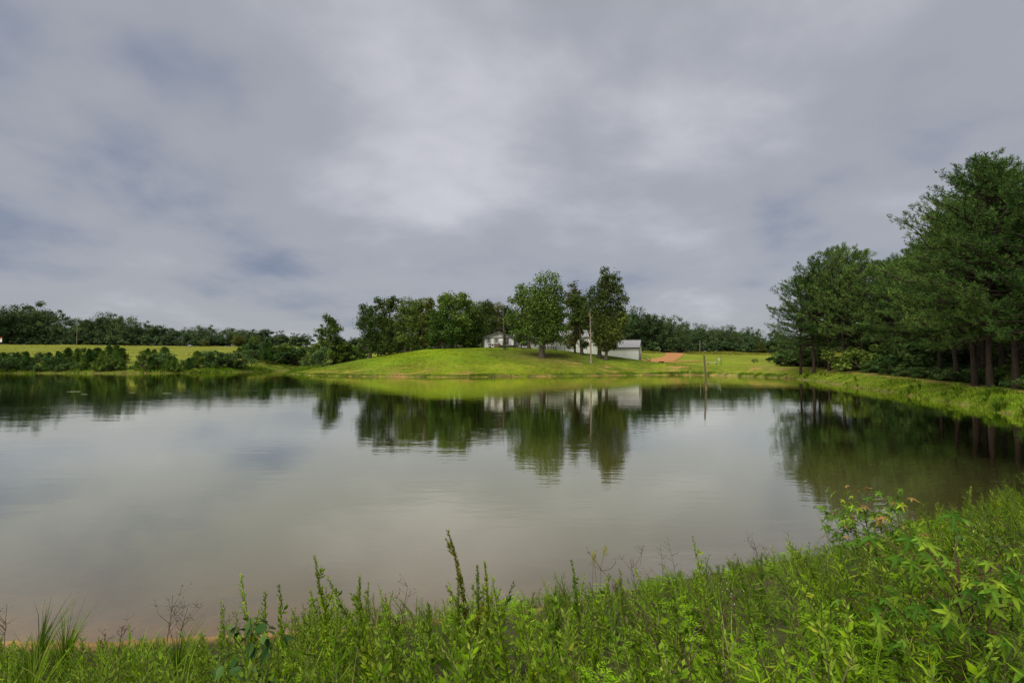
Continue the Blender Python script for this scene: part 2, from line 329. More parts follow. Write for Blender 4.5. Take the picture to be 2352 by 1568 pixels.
def gz(X, Y, sd=None):
    X = np.atleast_1d(np.asarray(X, float)); Y = np.atleast_1d(np.asarray(Y, float))
    sd = shore_dist(X, Y) if sd is None else sd
    q = np.zeros((len(X), 2)) + _W[-1]
    for i in range(len(CTRL)): q += np.hypot(X - CTRL[i, 0], Y - CTRL[i, 1])[:, None] * _W[i]
    H = np.maximum(q[:, 0], 1.2); w = np.maximum(q[:, 1], 5)
    t = np.clip(sd / w, 0, 1); far = ss(18, 40, np.hypot(X, Y))
    prof = far * np.sin(t * np.pi / 2) + (1 - far) * t
    lip = 0.20 * ss(0.0, 0.35, sd) * far + 0.05 * ss(0, .3, sd) * (1 - far)       # the little cut bank at the waterline
    rough = (vnoise(X / 3.0, Y / 3.0, 5) * 0.05 + vnoise(X / 14., Y / 14., 6) * 0.16) * ss(0, 8, sd) * ss(10, 60, np.hypot(X, Y))
    land = lip + (H - lip) * prof + rough
    slope = (0.13 + 0.18 * ss(12, 40, np.hypot(X, Y))) * (1 - 0.2 * ss(1, -3, X) * ss(25, 15, np.hypot(X, Y)))
    return np.where(sd > 0, land, np.maximum(sd * slope, -3.0))
def g1(x, y): return float(gz([x], [y])[0])

def polar_grid():
    a = np.concatenate([np.arange(-180, -62, 3.0), np.arange(-62, 62, 0.34), np.arange(62, 180, 3.0)])
    r = np.concatenate([[0.0], np.geomspace(0.6, 3200, 400)])
    A, Rr = np.meshgrid(np.radians(a), r); return a, r, Rr * np.sin(A), Rr * np.cos(A)
ga, gr, GX, GY = polar_grid()
sdg = shore_dist(GX.ravel(), GY.ravel()); GZ = gz(GX.ravel(), GY.ravel(), sdg)
nA, nR = len(ga), len(gr)
_i = np.arange(nR - 1)[:, None] * nA; _j = np.arange(nA)[None]; _j2 = (_j + 1) % nA
GF = np.stack([_i + _j, _i + _j2, _i + nA + _j2, _i + nA + _j], -1).reshape(-1, 4)

def terrain_colour(X, Y, sd, Z):
    r = np.hypot(X, Y); n = vnoise(X / 9, Y / 9, 11); n2 = vnoise(X / 2.3, Y / 2.3, 12)
    c = np.empty((len(X), 3)); c[:] = (0.17, 0.19, 0.022)                                   # meadow
    def blend(m, col): c[:] = c * (1 - m[:, None]) + np.array(col) * m[:, None]
    lawn = ss(-78, -66, X) * ss(62, 48, X) * ss(112, 114, Y) * ss(205, 190, Y)
    blend(lawn, (0.118, 0.178, 0.008)); blend(lawn * ss(0.1, 0.9, n), (0.160, 0.222, 0.006))
    blend(lawn * ss(0.0, 0.9, -n) * 0.8, (0.085, 0.135, 0.010)); blend(lawn * ss(0.2, 1.0, -n2) * 0.5, (0.10, 0.14, 0.012)); blend(lawn * ss(16, 6, sd + n2 * 3) * 0.45, (0.175, 0.205, 0.012))
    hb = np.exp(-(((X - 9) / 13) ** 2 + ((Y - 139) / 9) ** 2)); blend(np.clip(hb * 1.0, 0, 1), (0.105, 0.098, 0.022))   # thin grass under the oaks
    mow = ss(44, 56, X + n * 3) * ss(133, 140, Y) * ss(238, 226, Y + n * 4); blend(mow, (0.165, 0.21, 0.014)); blend(mow * ss(0.1, 0.9, n2), (0.215, 0.215, 0.026))
    top = ss(40, 50, X) * ss(226, 238, Y + n * 4) * ss(320, 300, Y); blend(top, (0.23, 0.205, 0.045))
    rim = ss(36, 46, X) * ss(125, 128, Y) * ss(6.5, 4.5, sd) * (sd > 0); blend(rim * 0.85, (0.115, 0.155, 0.014))
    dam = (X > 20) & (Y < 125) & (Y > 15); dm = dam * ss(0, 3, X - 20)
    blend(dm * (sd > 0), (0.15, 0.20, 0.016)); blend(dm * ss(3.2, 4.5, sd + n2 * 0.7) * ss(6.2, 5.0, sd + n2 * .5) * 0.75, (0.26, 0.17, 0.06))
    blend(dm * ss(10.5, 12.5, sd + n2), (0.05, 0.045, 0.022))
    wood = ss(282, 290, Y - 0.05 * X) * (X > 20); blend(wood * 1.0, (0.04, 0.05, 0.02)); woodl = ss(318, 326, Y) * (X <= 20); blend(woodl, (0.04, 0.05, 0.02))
    lb = ss(-56, -64, X) * ss(140, 146, Y) * ss(26, 6, sd + n * 5) * (sd > 0); blend(lb * 0.8, (0.10, 0.125, 0.016))
    near = ss(30, 22, r) * (1 - dm * ss(20, 26, Y)); blend(near, (0.055, 0.055, 0.022)); blend(near * ss(0.7, 0.2, sd + n2 * .25), (0.07, 0.06, 0.026)); blend(near * ss(0.7, 0.2, sd + n2 * .25) * ss(1.0, -3.0, X), (0.27, 0.15, 0.07))
    blend(ss(0.35, 0.05, sd) * (1 - near), (0.09, 0.055, 0.028)); blend((sd < 0) * 1.0, (0.15, 0.11, 0.055)); blend((sd < 0.4) * ss(2.5, -2.5, X) * near, (0.30, 0.19, 0.072))
    wear = np.clip(lawn * ss(12, 2, sd) * 1.1 + np.exp(-(((X - 17) / 5) ** 2 + ((Y - 133) / 2.5) ** 2)) * 1.4 + dm * 0.3, 0, 1.5)
    return c, wear
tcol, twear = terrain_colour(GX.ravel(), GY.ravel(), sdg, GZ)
def ground_mat():
    m, nt, L, out = mat_base('ground')
    at_ = N(nt, 'ShaderNodeAttribute', attribute_name='ground_colour'); aw = N(nt, 'ShaderNodeAttribute', attribute_name='wear')
    tc = N(nt, 'ShaderNodeTexCoord')
    def noi(s, d, r=0.6, st=None):
        n = N(nt, 'ShaderNodeTexNoise'); n.inputs['Scale'].default_value = s; n.inputs['Detail'].default_value = d; n.inputs['Roughness'].default_value = r
        if st:
            mp = N(nt, 'ShaderNodeMapping'); mp.inputs['Scale'].default_value = st; L(tc.outputs['Object'], mp.inputs[0]); L(mp.outputs[0], n.inputs['Vector'])
        else: L(tc.outputs['Object'], n.inputs['Vector'])
        return n.outputs['Fac']
    n1, n2, n3 = noi(0.9, 7, 0.7), noi(0.10, 4, 0.6), noi(0.22, 5, 0.65)
    def rng_(x, a, b, c, d):
        mr = N(nt, 'ShaderNodeMapRange'); L(x, mr.inputs[0])
        for i, v in enumerate((a, b, c, d)): mr.inputs[i + 1].default_value = v
        return mr.outputs[0]
    v = N(nt, 'ShaderNodeMath', operation='MULTIPLY'); L(rng_(n1, 0.25, 0.75, 0.5, 1.5), v.inputs[0]); L(rng_(n2, 0.3, 0.7, 0.70, 1.28), v.inputs[1])
    hs = N(nt, 'ShaderNodeHueSaturation'); L(at_.outputs['Color'], hs.inputs['Color']); L(v.outputs[0], hs.inputs['Value']); L(rng_(n3, 0.3, 0.7, 0.478, 0.518), hs.inputs['Hue'])
    wr = N(nt, 'ShaderNodeMath', operation='MULTIPLY'); L(rng_(noi(0.35, 6, 0.7, (0.5, 1.2, 1)), 0.52, 0.66, 0, 1), wr.inputs[0]); L(aw.outputs['Fac'], wr.inputs[1]); wr.use_clamp = True
    mx = N(nt, 'ShaderNodeMix', data_type='RGBA'); L(wr.outputs[0], mx.inputs[0]); L(hs.outputs[0], mx.inputs[6]); mx.inputs[7].default_value = (0.36, 0.21, 0.08, 1)
    b = N(nt, 'ShaderNodeBsdfPrincipled'); L(mx.outputs[2], b.inputs['Base Color']); b.inputs['Roughness'].default_value = 0.95; b.inputs['Specular IOR Level'].default_value = 0.1
    bp = N(nt, 'ShaderNodeBump'); L(n1, bp.inputs['Height']); bp.inputs['Distance'].default_value = 0.16; bp.inputs['Strength'].default_value = 0.7; L(bp.outputs[0], b.inputs['Normal'])
    L(b.outputs[0], out.inputs[0]); return m
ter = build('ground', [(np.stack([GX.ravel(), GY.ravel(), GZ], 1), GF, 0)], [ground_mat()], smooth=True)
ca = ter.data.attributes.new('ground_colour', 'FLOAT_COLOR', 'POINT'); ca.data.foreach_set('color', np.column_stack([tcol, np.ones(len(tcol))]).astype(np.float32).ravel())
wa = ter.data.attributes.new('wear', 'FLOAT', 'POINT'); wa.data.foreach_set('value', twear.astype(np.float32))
tag(ter, kind='structure')

# ------------------------------------------------------------------ pond
def water_mat():
    m, nt, L, out = mat_base('pond_water')
    tc = N(nt, 'ShaderNodeTexCoord'); dep = N(nt, 'ShaderNodeAttribute', attribute_name='depth')
    def noi(s, d, r, st, dist=0.0):
        n = N(nt, 'ShaderNodeTexNoise'); n.inputs['Scale'].default_value = s; n.inputs['Detail'].default_value = d; n.inputs['Roughness'].default_value = r; n.inputs['Distortion'].default_value = dist
        mp = N(nt, 'ShaderNodeMapping'); mp.inputs['Scale'].default_value = st; L(tc.outputs['Object'], mp.inputs[0]); L(mp.outputs[0], n.inputs['Vector']); return n.outputs['Fac']
    def mt(op, a, b, cl=False):
        n = N(nt, 'ShaderNodeMath', operation=op, use_clamp=cl)
        for i, v in enumerate((a, b)):
            if isinstance(v, (int, float)): n.inputs[i].default_value = v
            elif v is not None: L(v, n.inputs[i])
        return n.outputs[0]
    def rng_(x, a, b, c, d):
        mr = N(nt, 'ShaderNodeMapRange'); L(x, mr.inputs[0])
        for i, v in enumerate((a, b, c, d)): mr.inputs[i + 1].default_value = v
        return mr.outputs[0]
    small = noi(1.0, 3, 0.55, (1.1, 2.6, 1)); mid = noi(1.0, 2, 0.5, (0.22, 0.55, 1), 0.3); patch = noi(1.0, 2, 0.5, (0.025, 0.06, 1))
    brk = N(nt, 'ShaderNodeAttribute', attribute_name='breeze')
    amp = mt('ADD', rng_(patch, 0.42, 0.66, 0.35, 1.0), mt('MULTIPLY', brk.outputs['Fac'], 3.0))
    h = mt('ADD', mt('MULTIPLY', mt('MULTIPLY', small, amp), 0.007), mt('MULTIPLY', mid, 0.008))
    bp = N(nt, 'ShaderNodeBump'); L(h, bp.inputs['Height']); bp.inputs['Distance'].default_value = 1.0; bp.inputs['Strength'].default_value = 1.0
    fr = N(nt, 'ShaderNodeFresnel'); fr.inputs['IOR'].default_value = 1.333
    refl = mt('MULTIPLY', mt('POWER', fr.outputs[0], 0.78), 1.9, True)
    gl = N(nt, 'ShaderNodeBsdfGlossy'); gl.inputs['Roughness'].default_value = 0.02; gl.inputs['Color'].default_value = (1, 0.975, 0.85, 1); L(bp.outputs[0], gl.inputs['Normal'])
    murk = ramp(nt, rng_(dep.outputs['Fac'], 0, 1.2, 0, 1), [(0.0, (0.150, 0.118, 0.050)), (0.35, (0.135, 0.120, 0.046)), (1.0, (0.122, 0.115, 0.024))])
    df = N(nt, 'ShaderNodeBsdfDiffuse'); L(murk, df.inputs['Color'])
    tr = N(nt, 'ShaderNodeBsdfTransparent'); tr.inputs[0].default_value = (0.86, 0.81, 0.60, 1)
    op = mt('SUBTRACT', 1.0, mt('POWER', 2.718, mt('MULTIPLY', dep.outputs['Fac'], -4.2)), True)
    m1 = N(nt, 'ShaderNodeMixShader'); L(op, m1.inputs[0]); L(tr.outputs[0], m1.inputs[1]); L(df.outputs[0], m1.inputs[2])
    m2 = N(nt, 'ShaderNodeMixShader'); L(refl, m2.inputs[0]); L(m1.outputs[0], m2.inputs[1]); L(gl.outputs[0], m2.inputs[2])
    L(m2.outputs[0], out.inputs[0]); return m
keep = (GZ[GF].min(1) < 0.02) & (np.hypot(GX.ravel(), GY.ravel())[GF].max(1) < 260)
used, inv = np.unique(GF[keep].ravel(), return_inverse=True)
wx, wy = GX.ravel()[used], GY.ravel()[used]
wat = build('pond_water', [(np.stack([wx, wy, np.zeros(len(used))], 1), inv.reshape(-1, 4), 0)], [water_mat()], smooth=True)
da = wat.data.attributes.new('depth', 'FLOAT', 'POINT'); da.data.foreach_set('value', np.maximum(-GZ[used], 0).astype(np.float32))
br = np.exp(-(((wx - 52) / 14) ** 2 + ((wy - 116) / 13) ** 2)) * ss(2, -2, sdg[used]) + 0.5 * np.exp(-(((wx + 72) / 16) ** 2 + ((wy - 148) / 2.5) ** 2))
ba = wat.data.attributes.new('breeze', 'FLOAT', 'POINT'); ba.data.foreach_set('value', br.astype(np.float32))
tag(wat, kind='structure')

# ------------------------------------------------------------------ dirt drive
def ribbon(name, pts, widths, mat, lift=0.05, k=10, jag=0.25):
    P = np.array(pts, float); t = np.linspace(0, len(P) - 1, (len(P) - 1) * k + 1); i = np.minimum(t.astype(int), len(P) - 2); f = (t - i)[:, None]
    C = P[i] * (1 - f) + P[i + 1] * f; w = np.interp(t, np.arange(len(P)), widths)
    T = np.gradient(C, axis=0); T /= np.linalg.norm(T, axis=1, keepdims=True); Nn = np.stack([-T[:, 1], T[:, 0]], 1)
    r = np.random.default_rng(4); m = 9; V = []
    for s in np.linspace(-0.5, 0.5, m):
        j = r.normal(size=len(C)) * jag * (abs(s) > 0.49)
        q = C + Nn * (w * s + j)[:, None]; V.append(np.column_stack([q, gz(q[:, 0], q[:, 1]) + lift]))
    V = np.stack(V, 1).reshape(-1, 3); n = len(C)
    F = np.array([[a * m + b, a * m + b + 1, (a + 1) * m + b + 1, (a + 1) * m + b] for a in range(n - 1) for b in range(m - 1)])
    return build(name, [(V, F, 0)], [mat], smooth=True)
drv = ribbon('dirt_drive', [(80, 253), (75, 236), (68, 215), (61, 196), (55, 182), (50, 173), (45, 168), (40.5, 163.5)], [8.5, 8, 7, 6.5, 7, 8, 6, 3], M['dirt'], 0.10)
tag(drv, kind='structure')
apron = ribbon('dirt_apron', [(43, 165), (48, 167.5), (54, 169.5), (60, 170.5), (65, 171)], [2, 4, 4.5, 3, 0.6], M['dirt'], 0.13); tag(apron, kind='structure')

# ------------------------------------------------------------------ trees
def limb_paths(r, starts, ends, n=5, sag=0.12):
    """bowed limbs from starts[b,3] to ends[b,3]"""
    t = np.linspace(0, 1, n)[None, :, None]; d = ends - starts
    P = starts[:, None] * (1 - t) + ends[:, None] * t
    off = r.normal(size=(len(starts), 1, 3)) * np.linalg.norm(d, axis=1)[:, None, None] * sag
    P = P + off * np.sin(t * np.pi) + r.normal(size=P.shape) * np.linalg.norm(d, axis=1)[:, None, None] * 0.025 * (t > 0) * (t < 1)
    return P
def clump_leaves(r, cen, rad, per, size, flat=0.65, m=0, up=0.5):
    """leaves scattered through clumps: cen[k,3], rad[k]"""
    k = len(cen); n = k * per
    o = unit(r.normal(size=(n, 3))) * (r.uniform(size=(n, 1)) ** 0.45); o[:, 2] *= flat
    C = np.repeat(cen, per, 0) + o * np.repeat(rad, per)[:, None]
    nrm = unit(o + r.normal(size=(n, 3)) * 0.7 + np.array((0, 0, up)))
    D = unit(np.cross(nrm, r.normal(size=(n, 3)))); S = np.cross(nrm, D)
    L = size * r.uniform(0.7, 1.35, n)
    return leaves(C - D * L[:, None] * 0.5, D, S, L, L * r.uniform(0.55, 0.85, n), m, fold=0.12)
def broadleaf(r, H, lobes, trunk_r=0.35, leaf=0.42, nclump=70, per=95, lean=(0, 0), low=0.12, crad=None, gap=0.0):
    """lobes: (x, z, rx, rz, ry) ellipsoids of crown, metres from the trunk's foot. returns trunk chunks, crown chunks"""
    lobes = np.array(lobes, float); vol = lobes[:, 2] * lobes[:, 3]
    cnt = np.maximum(4, (vol / vol.sum() * nclump).astype(int)); cen, rad = [], []
    for (x, z, rx, rz, ry), k in zip(lobes, cnt):
        o = unit(r.normal(size=(k, 3))) * (r.uniform(size=(k, 1)) ** 0.38)
        y0 = r.normal() * rx * 0.15
        cen.append(np.stack([x + o[:, 0] * rx * 0.92, y0 + o[:, 1] * ry * 0.92, z + o[:, 2] * rz * 0.92], 1))
        base = (crad or 0.34 * min(rx, rz) + 0.42)
        rad.append(base * r.uniform(0.65, 1.3, k))
    cen, rad = np.concatenate(cen), np.concatenate(rad)
    if gap: kp = r.uniform(size=len(cen)) > gap; cen, rad = cen[kp], rad[kp]
    top = lobes[:, 1].max(); n = 9; t = np.linspace(0, 1, n)
    hx = np.average(lobes[:, 0], weights=vol)
    TP = np.stack([lean[0] * t + hx * t ** 2 + r.normal(size=n) * 0.05 * H * 0.12, lean[1] * t + r.normal(size=n) * 0.05 * H * 0.12, t * top], 1); TP[0] = (0, 0, -0.5)
    TR = trunk_r * (1 - t) ** 0.8 + 0.03; TR[0] *= 1.65; TR[1] = trunk_r
    chunks = [tubes(TP[None], TR[None], 10)]
    # root flare so the foot sits in the ground
    k = min(len(cen), 46); sel = r.choice(len(cen), k, replace=False); E = cen[sel]
    f = np.clip((E[:, 2] - np.hypot(E[:, 0] - hx, E[:, 1]) * 0.75) / top, low + 0.08, 0.92)
    S0 = np.stack([np.interp(f, t, TP[:, i]) for i in range(3)], 1)
    LP = limb_paths(r, S0, E); r0 = np.interp(f, t, TR) * 0.5
    LR = r0[:, None] * np.linspace(1, 0.12, 5)[None] + 0.012
    chunks.append(tubes(LP, LR, 5))
    crown = [clump_leaves(r, cen, rad, per, leaf, 0.85)]
    # stray twigs at the outline
    ns = per * 6; i = r.integers(0, len(cen), ns); o = rdir(ns, r) * (rad[i] * r.uniform(1.0, 1.35, ns))[:, None]
    D = rdir(ns, r); crown.append(leaves(cen[i] + o, D, rdir(ns, r), leaf * 0.9, leaf * 0.6, 0, 0.1))
    return chunks, crown
def plant_tree(name, label, cat, group, loc, chunks, crown, bark, leafm, rz=0.0, scale=1.0):
    e = empty(name, loc, rz, scale); build('trunk', chunks, [bark], e, smooth=True)
    c = build('crown', crown, [leafm], e); c['kind'] = 'stuff'; tag(e, label, cat, group); return e

# the oaks on the hill, each with its own crown: trunk x, depth, crown lobes (x, y, half width, half height) in picture units
def hill_tree(name, label, tx, Y, lobes, leafm='oak', seed=0, trunk=0.38, ncl=80, per=90, leaf=0.40, lean=0.0, group='trees on the grassy hill', gap=0.0, bark='bark', crad=None, cat='tree'):
    r = np.random.default_rng(seed); X = xat(tx, Y); z0 = g1(X, Y); k = Y / FPX; L = []
    for (lx, ly, rx, ry) in lobes:
        p = at(lx, ly, Y); L.append((p[0] - X, p[2] - z0, rx * k * 1.1, ry * k, min(rx * k, 5.5)))
    H = max(l[1] + l[3] for l in L)
    ch, cr = broadleaf(r, H, L, trunk, leaf * 1.26, int(ncl * 1.35), int(per * 0.64), (lean, 0), gap=gap, crad=crad)
    return plant_tree(name, label, cat, group, (X, Y, z0), ch, cr, M[bark], M[leafm])
hill_tree('oak_tree', 'tall dark spreading oak in front of the house, largest crown on the hill', 1245, 138,
          [(1254, 668, 32, 52), (1228, 715, 50, 52), (1262, 735, 38, 56), (1206, 678, 27, 32), (1182, 692, 16, 18), (1286, 672, 16, 24), (1188, 735, 24, 34), (1174, 722, 13, 22), (1294, 738, 13, 28), (1282, 772, 20, 22), (1218, 765, 32, 28), (1250, 768, 32, 24), (1272, 705, 26, 36), (1222, 690, 34, 34)], 'oak_bright', 11, 0.62, 230, 95, 0.38)
hill_tree('oak_tree', 'tallest oak with an airy pointed crown, right of the pale snag', 1377, 145,
          [(1386, 645, 17, 36), (1404, 648, 20, 34), (1362, 690, 26, 32), (1395, 690, 40, 42), (1421, 690, 18, 42), (1372, 735, 32, 40), (1412, 738, 30, 42), (1350, 720, 14, 26)], 'oak_olive', 12, 0.48, 200, 85, 0.36, gap=0.06)
hill_tree('oak_tree', 'low-branched dark oak at the right end of the hill grove', 1392.5, 143,
          [(1396, 765, 26, 30), (1380, 775, 17, 28), (1412, 770, 18, 26), (1397, 795, 20, 12), (1430, 735, 12, 22)], 'oak_olive', 13, 0.42, 110, 90)
hill_tree('oak_tree', 'slim dark oak with a leaning trunk left of the pale snag', 1337, 149,
          [(1335, 705, 18, 30), (1322, 730, 14, 26), (1345, 738, 14, 26), (1340, 790, 12, 12), (1318, 690, 12, 20)], 'oak', 14, 0.38, 90, 80, lean=-0.9)
hill_tree('oak_tree', 'thin yellow-green oak standing before the white wall', 1321, 152,
          [(1318, 775, 16, 14), (1308, 790, 12, 10), (1326, 760, 12, 16)], 'oak_yellow', 15, 0.30, 40, 60, gap=0.15)
hill_tree('oak_tree', 'pale yellowish crown showing between the two tallest oaks', 1316, 172,
          [(1316, 670, 16, 24), (1306, 690, 14, 20), (1316, 715, 16, 26), (1322, 745, 14, 20)], 'oak_yellow', 16, 0.3, 60, 65, gap=0.12)
hill_tree('oak_tree', 'oak trunk close to the deck, behind the largest oak', 1215, 158,
          [(1208, 740, 26, 24), (1222, 720, 22, 26), (1200, 765, 16, 14)], 'oak', 17, 0.45, 70, 85)
hill_tree('oak_tree', 'oak directly behind the largest oak, against the white wall', 1250, 159, [(1262, 715, 24, 30), (1275, 745, 18, 24)], 'oak', 18, 0.42, 60, 85)
hill_tree('small_tree', 'small thin tree growing up in front of the deck', 1198, 152, [(1194, 765, 11, 14), (1198, 782, 10, 8), (1188, 778, 8, 8)], 'oak', 19, 0.14, 26, 60, 0.3)
# the grove to the left
GL = 'grove on the left of the hill'
hill_tree('oak_tree', 'leftmost oak of the hill grove, open crown beside the hammock', 851, 150,
          [(846, 715, 26, 26), (838, 742, 22, 24), (862, 742, 22, 26), (850, 780, 24, 26), (866, 700, 13, 14), (838, 800, 22, 12)], 'oak', 21, 0.34, 110, 85, 0.36, group=GL, gap=0.12)
hill_tree('oak_tree', 'second oak from the left in the hill grove, right end of the hammock', 894, 150,
          [(886, 705, 15, 24), (904, 702, 15, 22), (892, 745, 22, 26), (894, 785, 24, 24), (885, 800, 18, 12)], 'oak_olive', 22, 0.32, 105, 85, 0.36, group=GL, gap=0.12)
hill_tree('oak_tree', 'third oak from the left in the hill grove, thick straight trunk', 932, 150,
          [(934, 705, 22, 22), (926, 740, 22, 28), (945, 740, 20, 28), (930, 780, 24, 22)], 'oak', 23, 0.40, 110, 85, 0.36, group=GL, gap=0.08)
hill_tree('oak_tree', 'fourth oak from the left in the hill grove, standing farther back', 945, 166, [(958, 706, 18, 22), (965, 745, 22, 30), (955, 785, 22, 14)], 'oak', 24, 0.40, 80, 85, group=GL)
hill_tree('oak_tree', 'fifth oak from the left in the hill grove, ragged narrow top', 974, 166, [(984, 705, 14, 24), (980, 740, 20, 28), (976, 780, 24, 18)], 'oak_olive', 25, 0.38, 80, 85, group=GL, gap=0.1)
hill_tree('oak_tree', 'bright green oak with a leaning trunk and low spreading branches', 1018, 152,
          [(1008, 735, 24, 28), (1028, 765, 28, 22), (998, 770, 22, 20), (1040, 780, 14, 14), (990, 795, 14, 10)], 'oak_bright', 26, 0.38, 120, 90, lean=-1.0, group=GL)
hill_tree('oak_tree', 'tallest oak of the left grove, high rounded top', 1038, 158,
          [(1040, 692, 28, 26), (1022, 700, 18, 26), (1062, 690, 16, 22), (1050, 735, 34, 32), (1078, 695, 8, 16), (1060, 770, 26, 20)], 'oak_bright', 27, 0.45, 140, 90, group=GL, gap=0.05)
hill_tree('oak_tree', 'oak hard behind the tallest of the left grove, short dark trunk', 1048, 164, [(1072, 735, 26, 34), (1075, 775, 26, 22)], 'oak', 28, 0.40, 80, 85, group=GL)
hill_tree('oak_tree', 'dense oak beside the left end of the house', 1064, 168, [(1092, 720, 20, 30), (1098, 755, 22, 30), (1085, 785, 22, 16)], 'oak', 29, 0.40, 95, 85, group=GL)
hill_tree('oak_tree', 'rounded oak rising behind the roof of the house', 1112, 186, [(1112, 715, 18, 26), (1118, 745, 22, 28)], 'oak', 30, 0.36, 70, 80, group=GL)
hill_tree('oak_tree', 'yellow-green tree above the house roof, left of the dead tree', 1138, 190, [(1136, 712, 20, 24), (1142, 742, 20, 24), (1128, 750, 16, 20)], 'oak_yellow', 31, 0.36, 75, 80, group=GL)
hill_tree('oak_tree', 'lone oak left of the hill grove, narrow layered crown above shrubs', 757, 168,
          [(757, 736, 15, 16), (745, 758, 18, 12), (768, 758, 18, 16), (755, 782, 28, 14), (742, 770, 18, 10)], 'oak', 32, 0.32, 85, 75, 0.38, group=None, gap=0.12)
# back row between the grove and the shop, filling the skyline behind the house
for i, (tx, Y, ty, w) in enumerate([(868, 200, 745, 22), (912, 205, 735, 24), (1000, 200, 720, 26), (1165, 196, 708, 24), (1300, 205, 745, 22), (1345, 200, 735, 24)]):
    hill_tree('oak_tree', f'{ordinal(i)} from the left of the shaded trees half hidden behind the hill oaks', tx, Y, [(tx, ty + 22, w, 24), (tx + 4, ty + 48, w, 24)], 'far', 40 + i, 0.35, 60, 75, 0.5, group='trees half hidden behind the hill oaks')

# dead trees
def dead_tree(name, label, tx, Y, top_y, rad, bark, branches, seed, lean=0.0, fork=False, ivy=False):
    r = np.random.default_rng(seed); X = xat(tx, Y); z0 = g1(X, Y); H = zat(top_y, Y) - z0; e = empty(name, (X, Y, z0))
    n = 12; t = np.linspace(0, 1, n); TP = np.stack([lean * t + np.cumsum(r.normal(size=n)) * 0.06, np.cumsum(r.normal(size=n)) * 0.04, t * H], 1); TP[0] = (0, 0, -0.4)
    TR = rad * (1 - 0.72 * t); TR[0] *= 1.6; TR[-1] *= 0.45
    build('trunk', [tubes(TP[None], TR[None], 10)], [M[bark]], e, smooth=True)
    for (f, dx, dz, br_) in branches:
        s = np.array([np.interp(f, t, TP[:, i]) for i in range(3)]); en = s + np.array((dx, r.normal() * abs(dx) * 0.6, dz))
        P = limb_paths(r, s[None], en[None], 7, 0.10); ch = [tubes(P, (br_ * np.linspace(1, 0.2, 7))[None], 6)]
        if br_ < 0.12:
            st = P[0, 2:]; k = 4; S = np.repeat(st, k, 0); E = S + r.normal(size=(len(S), 3)) * abs(dx) * 0.28 + np.array((dx * 0.22, 0, 0.1))
            ch.append(tubes(limb_paths(r, S, E, 4), np.tile(np.linspace(0.025, 0.008, 4), (len(S), 1)), 4))
        build('branch', ch, [M[bark]], e, smooth=True)
    if ivy:
        c = build('ivy', [clump_leaves(r, np.stack([np.zeros(9) - 0.1, np.zeros(9) - 0.2, np.linspace(1.0, H * 0.42, 9)], 1), np.full(9, 0.55), 60, 0.22)], [M['oak_yellow']], e); c['kind'] = 'stuff'
    return e
tag(dead_tree('dead_tree', 'bare dead tree with broken twigs before the house deck', 1159, 147, 702, 0.34, 'bark',
    [(0.72, -0.9, 1.4, 0.13), (0.45, -2.6, 0.3, 0.09), (0.38, -2.2, -0.5, 0.08), (0.55, 2.2, 0.9, 0.07), (0.62, -3.2, 0.9, 0.06), (0.5, 2.8, 0.2, 0.06), (0.32, -1.8, -0.9, 0.06), (0.66, 2.0, 0.6, 0.05)], 51, -0.3, ivy=True), None, 'dead tree')['label'] = 'bare dead tree with broken twigs before the house deck'
tag(dead_tree('tree_snag', 'pale', 1358, 137, 709, 0.25, 'palebark', [(0.80, 0.75, 1.0, 0.15), (0.74, 0.5, 0.35, 0.07), (0.86, -0.35, 0.7, 0.06)], 52, -0.25), 'pale barkless tree snag with a forked broken top on the hill', 'snag')

# ------------------------------------------------------------------ far treelines: prototypes and copies
def proto_broad(seed, wide=0.42, leaf=0.085, ncl=85, per=75, low=0.05):
    """unit-height tree (1 m) scaled up when placed"""
    r = np.random.default_rng(seed); L = []
    k = r.integers(7, 10)
    for i in range(k):
        z = r.uniform(0.14, 0.82); w = wide * (1 - abs(z - 0.45) * 0.8) * r.uniform(0.55, 0.85)
        L.append((r.normal() * wide * 0.32, z, w, 0.17 * r.uniform(0.8, 1.25), w))
    L.append((0, 0.36, wide * 0.8, 0.30, wide * 0.8)); L.append((0, 0.6, wide * 0.7, 0.28, wide * 0.7))
    L = [(x * 20, z * 20, a * 20, b * 20, c * 20) for x, z, a, b, c in L]
    return broadleaf(r, 20, L, 0.32, leaf * 20 * 0.36, ncl, per)
def proto_meshes(nm, ch, cr, bark, leafm):
    return make_mesh(nm + '_trunk', ch, [bark], True), make_mesh(nm + '_crown', cr, [leafm])
def place(name, pm, loc, rz, sc):
    e = empty(name, loc, rz, sc); link('trunk', pm[0], e); c = link('crown', pm[1], e); c['kind'] = 'stuff'; return e
FARP = [proto_meshes('far_tree', *proto_broad(100 + i, w), M['bark'], M['far']) for i, w in enumerate((0.50, 0.60, 0.46, 0.66, 0.55, 0.50))]
FARY = [proto_meshes('pale_tree', *proto_broad(120 + i, 0.42), M['bark'], M['oak_yellow'] if i == 0 else M['shrub']) for i in range(2)]
def row(spec, name, lab, group, protos, seed, base_drop=0.0, cat='tree'):
    """spec: (x, depth, top y, width factor, prototype)"""
    r = np.random.default_rng(seed); spec = sorted(spec, key=lambda s: s[0])
    for i, (px, Y, ty, wf, k) in enumerate(spec):
        X = xat(px, Y); z = g1(X, Y); H = max(zat(ty, Y, px) - z, 2.0); s = H / 20.0 * 1.06
        e = place(name, protos[k % len(protos)], (X, Y, z - base_drop), r.uniform(0, 6.28), (s * wf, s * wf, s))
        tag(e, lab.format(o=ordinal(i)), cat, group)
r_ = np.random.default_rng(60)
